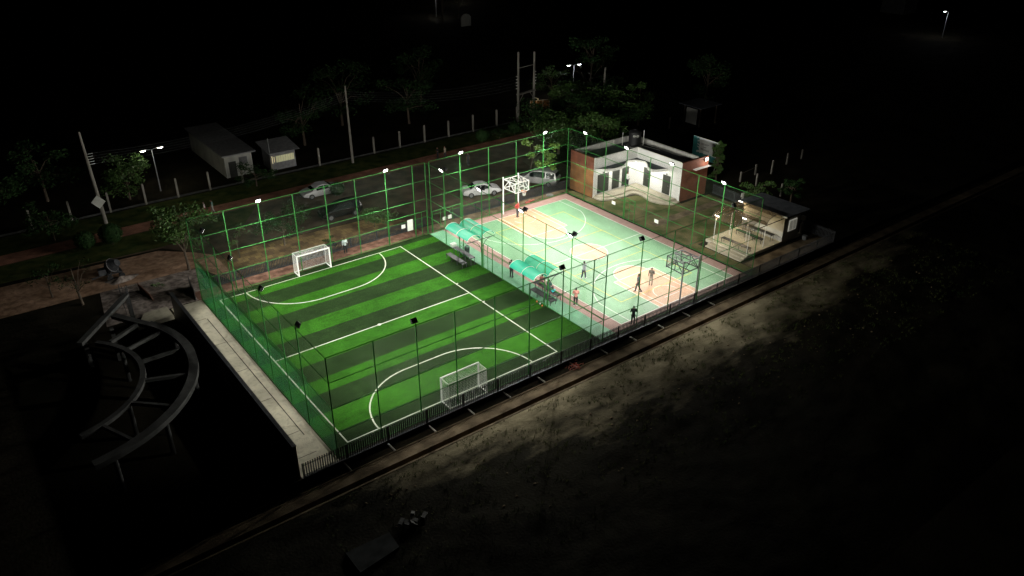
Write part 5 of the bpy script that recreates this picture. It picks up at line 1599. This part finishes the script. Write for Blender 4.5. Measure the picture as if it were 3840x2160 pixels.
m.build('roof', 'tin', o)
wn_ = MB().box(-18.9, -17.9, hy0 - 0.04, hy0 - 0.005, 1.35, 2.25).build('window', 'tin', o)
m = MB()
for i in range(9): m.box(-18.85 + i * 0.105, -18.81 + i * 0.105, hy0 - 0.06, hy0 - 0.042, 1.38, 2.22)
m.build('window_bar', 'door_dark', wn_)
MB().box(-20.2, -19.3, hy0 - 0.04, hy0 - 0.005, 0.0, 1.9).build('door', 'door_dark', o)
o = thing('lit_hut', 'small hut with a glowing yellow curtain under a tin roof', 'hut', (-13.6, 40, 0))
MB().box(-15.3, -12.2, 40.2, 43.0, 0, 2.3).build('wall', 'tin', o)
cu = MB()
for i in range(15):
    x = -14.7 + i * 0.155
    cu.box(x, x + 0.12, 40.10 + 0.02 * (i % 2), 40.13 + 0.02 * (i % 2), 0.95, 1.75)
cu.build('curtain', 'warm_curtain', o)
MB().box(-15.25, -15.1, 40.14, 40.18, 0.9, 1.8).box(-14.95, -14.87, 40.14, 40.18, 1.0, 1.7).build('doorway_glow', 'warm_window', o)
m = MB(); m.add([(-15.8, 39.5, 2.35), (-11.8, 39.5, 2.3), (-11.8, 43.4, 2.9), (-15.8, 43.4, 2.9), (-15.8, 39.5, 2.39), (-11.8, 39.5, 2.34), (-11.8, 43.4, 2.94), (-15.8, 43.4, 2.94)], [(3, 2, 1, 0), (4, 5, 6, 7), (0, 1, 5, 4), (1, 2, 6, 5), (2, 3, 7, 6), (3, 0, 4, 7)]); m.build('roof', 'tin', o)
MB().bar((-15.5, 39.8, 0), (-15.5, 39.8, 4.2), 0.06).build('aerial_pole', 'grey_steel', o)
o = thing('dark_shed', 'dark open shed with a pale tarpaulin back wall', 'shed', (41, 22.5, 0))
MB().box(39.9, 40.0, 21.4, 23.4, 0.1, 2.3).build('tarpaulin', 'grime_wall', o)
for (x, y) in ((39.6, 20.6), (40.0, 23.8), (43.0, 20.6), (43.2, 23.8)):
    MB().bar((x, y, 0), (x, y, 2.7), 0.12).build('post', 'bark', o)
MB().poly([(39.2, 20.2), (43.6, 20.2), (43.6, 24.3), (39.2, 24.3)], 2.72, 2.8).build('roof', 'roof_dark', o)
o = thing('bamboo_gate', 'brown lattice gate lit orange between the utility frame and a dark bush', 'gate', (27, 41, 0))
m = MB()
for i in range(4):
    x = 25.6 + i * 0.92; y = 41.3 - i * 0.38
    m.bar((x, y, 0), (x, y, 1.7), 0.06)
m.bar((25.6, 41.3, 1.65), (28.36, 40.16, 1.65), 0.05).bar((25.6, 41.3, 0.2), (28.36, 40.16, 0.2), 0.05)
m.build('gate_frame', 'pvc', o)
m = MB()
for i in range(26):
    t_ = i / 25
    m.bar((25.7 + 2.6 * t_, 41.3 - 1.07 * t_, 0.1), (25.7 + 2.6 * t_, 41.3 - 1.07 * t_, 1.55), 0.07, 0.02)
m.build('slats', mat('bamboo', (0.30, 0.14, 0.045), 0.8, (0.2, 0.09, 0.03), 4), o)
gl = bpy.data.lights.new('gate_lamp', 'POINT'); gl.energy = 14; gl.color = (1, 0.72, 0.35); gl.shadow_soft_size = 0.1
glo = bpy.data.objects.new('gate_lamp', gl); sc.collection.objects.link(glo); glo.location = (26.2, 40.2, 1.9)
MB().sphere((26.2, 40.2, 2.05), 0.07, 10, 8).tube([(26.2, 41.0, 2.1), (26.2, 40.2, 2.12)], 0.015, 5).build('gate_bulb', 'warm_window', o)
o = thing('meter_box_post', 'short concrete block post below the bluish twin-headed lamp', 'post', (34.92, 42.9, 0))
MB().bar((34.9, 42.6, 0), (34.9, 42.6, 1.6), 0.55, 0.4).build('body', 'pole_concrete', o)

# ------------------------------------------------------------------ ring-beam construction at the left
o = thing('ring_frame', 'unfinished concrete ring frame on columns in the dark left foreground', 'structure frame', (-46.9, 1.6, 0))
CXr, CYr = -46.9, 1.65
def ring_beam(r0, r1, a0, a1, z0, z1, n=40):
    m = MB()
    for i in range(n):
        b0, b1 = a0 + (a1 - a0) * i / n, a0 + (a1 - a0) * (i + 1) / n
        P = lambda r, a, z: (CXr + r * math.cos(a), CYr + r * math.sin(a), z)
        m.quad(P(r0, b0, z1), P(r1, b0, z1), P(r1, b1, z1), P(r0, b1, z1))
        m.quad(P(r1, b0, z0), P(r1, b0, z1), P(r1, b1, z1), P(r1, b1, z0))
        m.quad(P(r0, b0, z1), P(r0, b0, z0), P(r0, b1, z0), P(r0, b1, z1))
        m.quad(P(r0, b0, z0), P(r1, b0, z0), P(r1, b1, z0), P(r0, b1, z0))
    return m
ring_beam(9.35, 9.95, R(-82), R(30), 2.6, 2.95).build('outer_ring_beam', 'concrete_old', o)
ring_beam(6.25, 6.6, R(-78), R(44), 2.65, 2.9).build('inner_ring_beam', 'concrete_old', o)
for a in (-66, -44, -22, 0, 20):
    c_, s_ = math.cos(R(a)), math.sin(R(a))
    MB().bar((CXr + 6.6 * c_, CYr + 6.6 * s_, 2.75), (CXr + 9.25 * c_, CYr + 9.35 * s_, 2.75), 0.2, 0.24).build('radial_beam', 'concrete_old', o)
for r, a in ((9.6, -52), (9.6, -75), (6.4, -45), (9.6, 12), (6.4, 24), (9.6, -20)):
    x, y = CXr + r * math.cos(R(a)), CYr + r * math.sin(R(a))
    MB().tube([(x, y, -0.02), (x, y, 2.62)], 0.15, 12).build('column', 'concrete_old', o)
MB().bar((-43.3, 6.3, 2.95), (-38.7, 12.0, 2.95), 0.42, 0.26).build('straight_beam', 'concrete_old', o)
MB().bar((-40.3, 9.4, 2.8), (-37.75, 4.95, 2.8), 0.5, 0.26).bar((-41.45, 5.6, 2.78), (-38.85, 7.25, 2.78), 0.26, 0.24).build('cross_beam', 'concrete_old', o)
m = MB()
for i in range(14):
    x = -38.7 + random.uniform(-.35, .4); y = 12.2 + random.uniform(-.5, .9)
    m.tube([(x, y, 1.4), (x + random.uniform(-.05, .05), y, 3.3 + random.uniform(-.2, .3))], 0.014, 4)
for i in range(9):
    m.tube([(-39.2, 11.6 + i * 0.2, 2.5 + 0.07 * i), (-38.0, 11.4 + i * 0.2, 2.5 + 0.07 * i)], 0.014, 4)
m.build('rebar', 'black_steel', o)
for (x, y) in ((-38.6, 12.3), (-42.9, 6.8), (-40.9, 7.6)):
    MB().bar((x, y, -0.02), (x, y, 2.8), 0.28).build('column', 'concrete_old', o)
sl = thing('concrete_slab', 'thick pale concrete slab edge between the ring frame and the dark boundary wall', 'slab', (-37, 12.5, 0))
MB().poly([(-38.6, 11.2), (-35.75, 11.3), (-35.75, 13.15), (-37.6, 13.15)], 0.0, 0.35).build('slab', 'concrete', sl)
lp = thing('propped_sheet', 'dark panel leaning up from the pale dirt yard beside the path end', 'panel', (-36.4, 16.9, 0))
m = MB(); m.add([(-36.25, 15.5, 0.0), (-36.65, 18.15, 0.0), (-36.75, 18.1, 0.85), (-36.30, 16.2, 0.35), (-36.18, 15.5, 0.0), (-36.58, 18.15, 0.0), (-36.68, 18.1, 0.85), (-36.23, 16.2, 0.35)], [(0, 1, 2, 3), (7, 6, 5, 4), (0, 4, 5, 1), (1, 5, 6, 2), (2, 6, 7, 3), (3, 7, 4, 0)]); m.build('panel', 'red_gravel', lp)
dp = thing('leaning_sheet', 'dark sheet standing against the far left fence corner', 'panel', (-33.1, 14.6, 0))
MB().bar((-33.3, 13.4, 0.5), (-32.9, 16.2, 0.45), 0.05, 1.0).build('panel', 'black_steel', dp)

# concrete mixer
cm = thing('concrete_mixer', 'dark drum concrete mixer standing on the brown dirt track', 'concrete mixer', (-37.8, 22.2, 0))
m = MB()
ax = Vector((0.55, -0.55, 0.45)).normalized()
c0 = Vector((-37.7, 22.3, 1.15))
prof = [(-0.62, 0.22), (-0.5, 0.48), (-0.15, 0.62), (0.15, 0.60), (0.55, 0.36), (0.66, 0.33)]
m.tube([c0 + ax * a for a, _ in prof], [r for _, r in prof], 20)
m.build('drum', 'black_steel', cm, smooth=False)
MB().tube([c0 + ax * 0.0 + Vector((0, 0, 0)), c0 + ax * 0.06], 0.66, 20).build('gear_ring', 'tin', cm)
m = MB()
for s in (-1, 1):
    m.bar((-38.3, 22.3 + s * 0.45, 0.55), (-37.1, 22.3 + s * 0.45, 0.55), 0.09)
    m.bar((-38.2, 22.3 + s * 0.45, 0.1), (-37.8, 22.3 + s * 0.45, 1.15), 0.08); m.bar((-37.2, 22.3 + s * 0.45, 0.1), (-37.6, 22.3 + s * 0.45, 1.15), 0.08)
m.bar((-38.3, 21.85, 0.55), (-38.3, 22.75, 0.55), 0.09).bar((-37.1, 21.85, 0.55), (-37.1, 22.75, 0.55), 0.09).bar((-38.3, 22.3, 0.5), (-39.6, 22.2, 0.35), 0.08)
m.build('frame', 'black_steel', cm)
MB().box(-38.95, -38.35, 22.0, 22.6, 0.5, 1.05).build('engine_cover', 'black_steel', cm)
for (x, y) in ((-38.2, 21.7), (-37.2, 21.7), (-38.2, 22.9), (-37.2, 22.9)):
    MB().tube([(x, y - 0.06, 0.26), (x, y + 0.06, 0.26)], 0.26, 16).build('wheel', 'tyre', cm)
hp = thing('sand_heap', 'pale heap of sand spread beside the concrete mixer', 'sand heap', (-37.4, 21.2, 0))
m = MB()
rows = 9
for j in range(rows + 1):
    r = 1 - j / rows
    for i in range(24):
        a = 2 * PI * i / 24
        rr = r * (1 + 0.12 * math.sin(3 * a + 1) + 0.08 * math.sin(5 * a))
        m.v.append((-37.4 + 1.35 * rr * math.cos(a), 21.35 + 0.75 * rr * math.sin(a), 0.012 + 0.32 * (1 - r) ** 1.3 * (1 + 0.1 * math.sin(7 * a))))
for j in range(rows):
    for i in range(24):
        i2 = (i + 1) % 24
        m.f.append((j * 24 + i, j * 24 + i2, (j + 1) * 24 + i2, (j + 1) * 24 + i)); m.mi.append(0)
m.build('heap', 'dirt_pale', hp, smooth=True)
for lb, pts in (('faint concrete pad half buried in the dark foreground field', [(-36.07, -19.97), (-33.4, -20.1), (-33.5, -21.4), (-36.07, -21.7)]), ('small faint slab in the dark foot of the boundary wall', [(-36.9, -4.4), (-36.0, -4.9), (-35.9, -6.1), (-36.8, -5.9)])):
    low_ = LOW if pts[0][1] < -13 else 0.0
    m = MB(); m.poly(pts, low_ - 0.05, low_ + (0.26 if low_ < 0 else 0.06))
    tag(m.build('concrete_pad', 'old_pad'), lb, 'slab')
o = thing('rubble_heap', 'little heap of broken blocks in the dark foreground field', 'rubble', (-32.0, -20.3, LOW))
m = MB()
for i in range(9):
    c_ = Vector((-32.0 + random.gauss(0, .35), -20.3 + random.gauss(0, .3), LOW + 0.22 + random.uniform(0, .15)))
    a = Vector((random.uniform(-1, 1), random.uniform(-1, 1), random.uniform(-.4, .4))).normalized() * random.uniform(.15, .35)
    m.bar(c_ - a, c_ + a, random.uniform(.15, .3), random.uniform(.1, .2))
m.build('blocks', 'concrete_old', o)

for i, (x, y, h, sp, wh) in enumerate(((24.5, 22.5, 4.8, 3.4, 'closest behind the flat roof and water tank'), (16.5, 24.0, 4.2, 3.2, 'left of the brick end wall, beyond the van'), (31.0, 33.0, 5.2, 3.8, 'below the bluish twin-headed lamp'), (25.5, 33.5, 4.4, 3.2, 'right of the twin utility poles'))):
    tree('dense dark leafy tree ' + wh, x, y, h, sp, 2400, 0.36, 'leaf' if i % 2 else 'leaf_dark', 0.14, 0.35, 15, seed=90 + i)
# dim trees standing in the dark beyond the far boundary
for i, (x, y, h, sp, wh) in enumerate(((-52, 30, 5.5, 3.0, 'at the far left end of the unlit lawn'), (-46, 42, 6.5, 3.4, 'beyond the kerb left of the leaning pole'), (-39, 46, 6.0, 3.0, 'behind the leaning pole'), (-8, 47, 7.0, 3.5, 'right of the lit hut'),
        (0, 52, 8.0, 3.6, 'behind the tall lone pole'), (8, 47, 6.5, 3.2, 'beyond the kerb above the clipped balls'), (15, 55, 8.5, 3.4, 'left of the twin utility poles'), (44, 48, 7.5, 3.6, 'right of the bluish twin-headed lamp'), (52, 30, 6.5, 3.2, 'right of the dark shed'))):
    tree('dim dark tree ' + wh, x, y, h, sp, 1100, 0.42, 'leaf_dark', 0.16, 0.3, 11, seed=70 + i)

# weeds, clods and stones scattered over the rough field
rnd = random.Random(99)
def field_h(x, y):
    e = min(1.0, (x - X0) / 3, (X1 - x) / 3, (y - Y0) / 3, (Y1 - y) / 1.2)
    return LOW + 0.006 + max(0.0, e) * (0.10 + 0.13 * noise.fractal(Vector((x * 0.28, y * 0.42, 3.1)), 1.0, 2.1, 6) + 0.045 * noise.noise(Vector((x * 1.7, y * 2.2, 9.0))))
wm = MB()
for _ in range(5200):
    x = rnd.uniform(-36, 30); y = -15.75 - 11.0 * rnd.random() ** 1.2
    if noise.noise(Vector((x * 0.45, y * 0.7, 1.0))) < -0.05: continue
    z = field_h(x, y)
    for q in range(5):
        a = rnd.uniform(0, 2 * PI); L = rnd.uniform(0.10, 0.30)
        dx, dy = math.cos(a), math.sin(a)
        b = Vector((x + rnd.uniform(-.1, .1), y + rnd.uniform(-.1, .1), z - 0.02))
        wm.add([b + Vector((-dy, dx, 0)) * 0.018, b - Vector((-dy, dx, 0)) * 0.018, b + Vector((dx * L * 0.6, dy * L * 0.6, L * 0.8))], [(0, 1, 2)])
o = wm.build('field_weeds', 'grass'); o['kind'] = 'stuff'; o['label'] = 'dry weeds scattered over the dark field'
st = MB()
for _ in range(420):
    x = rnd.uniform(-34, 28); y = -15.7 - 9.0 * rnd.random() ** 1.4
    r = 0.02 + 0.07 * rnd.random() ** 3
    st.sphere((x, y, field_h(x, y) + r * 0.3), r, 6, 4, (1.3, 1.0, 0.7))
o = st.build('field_stones', 'dirt_strip'); o['kind'] = 'stuff'; o['label'] = 'small stones and clods beside the drain'
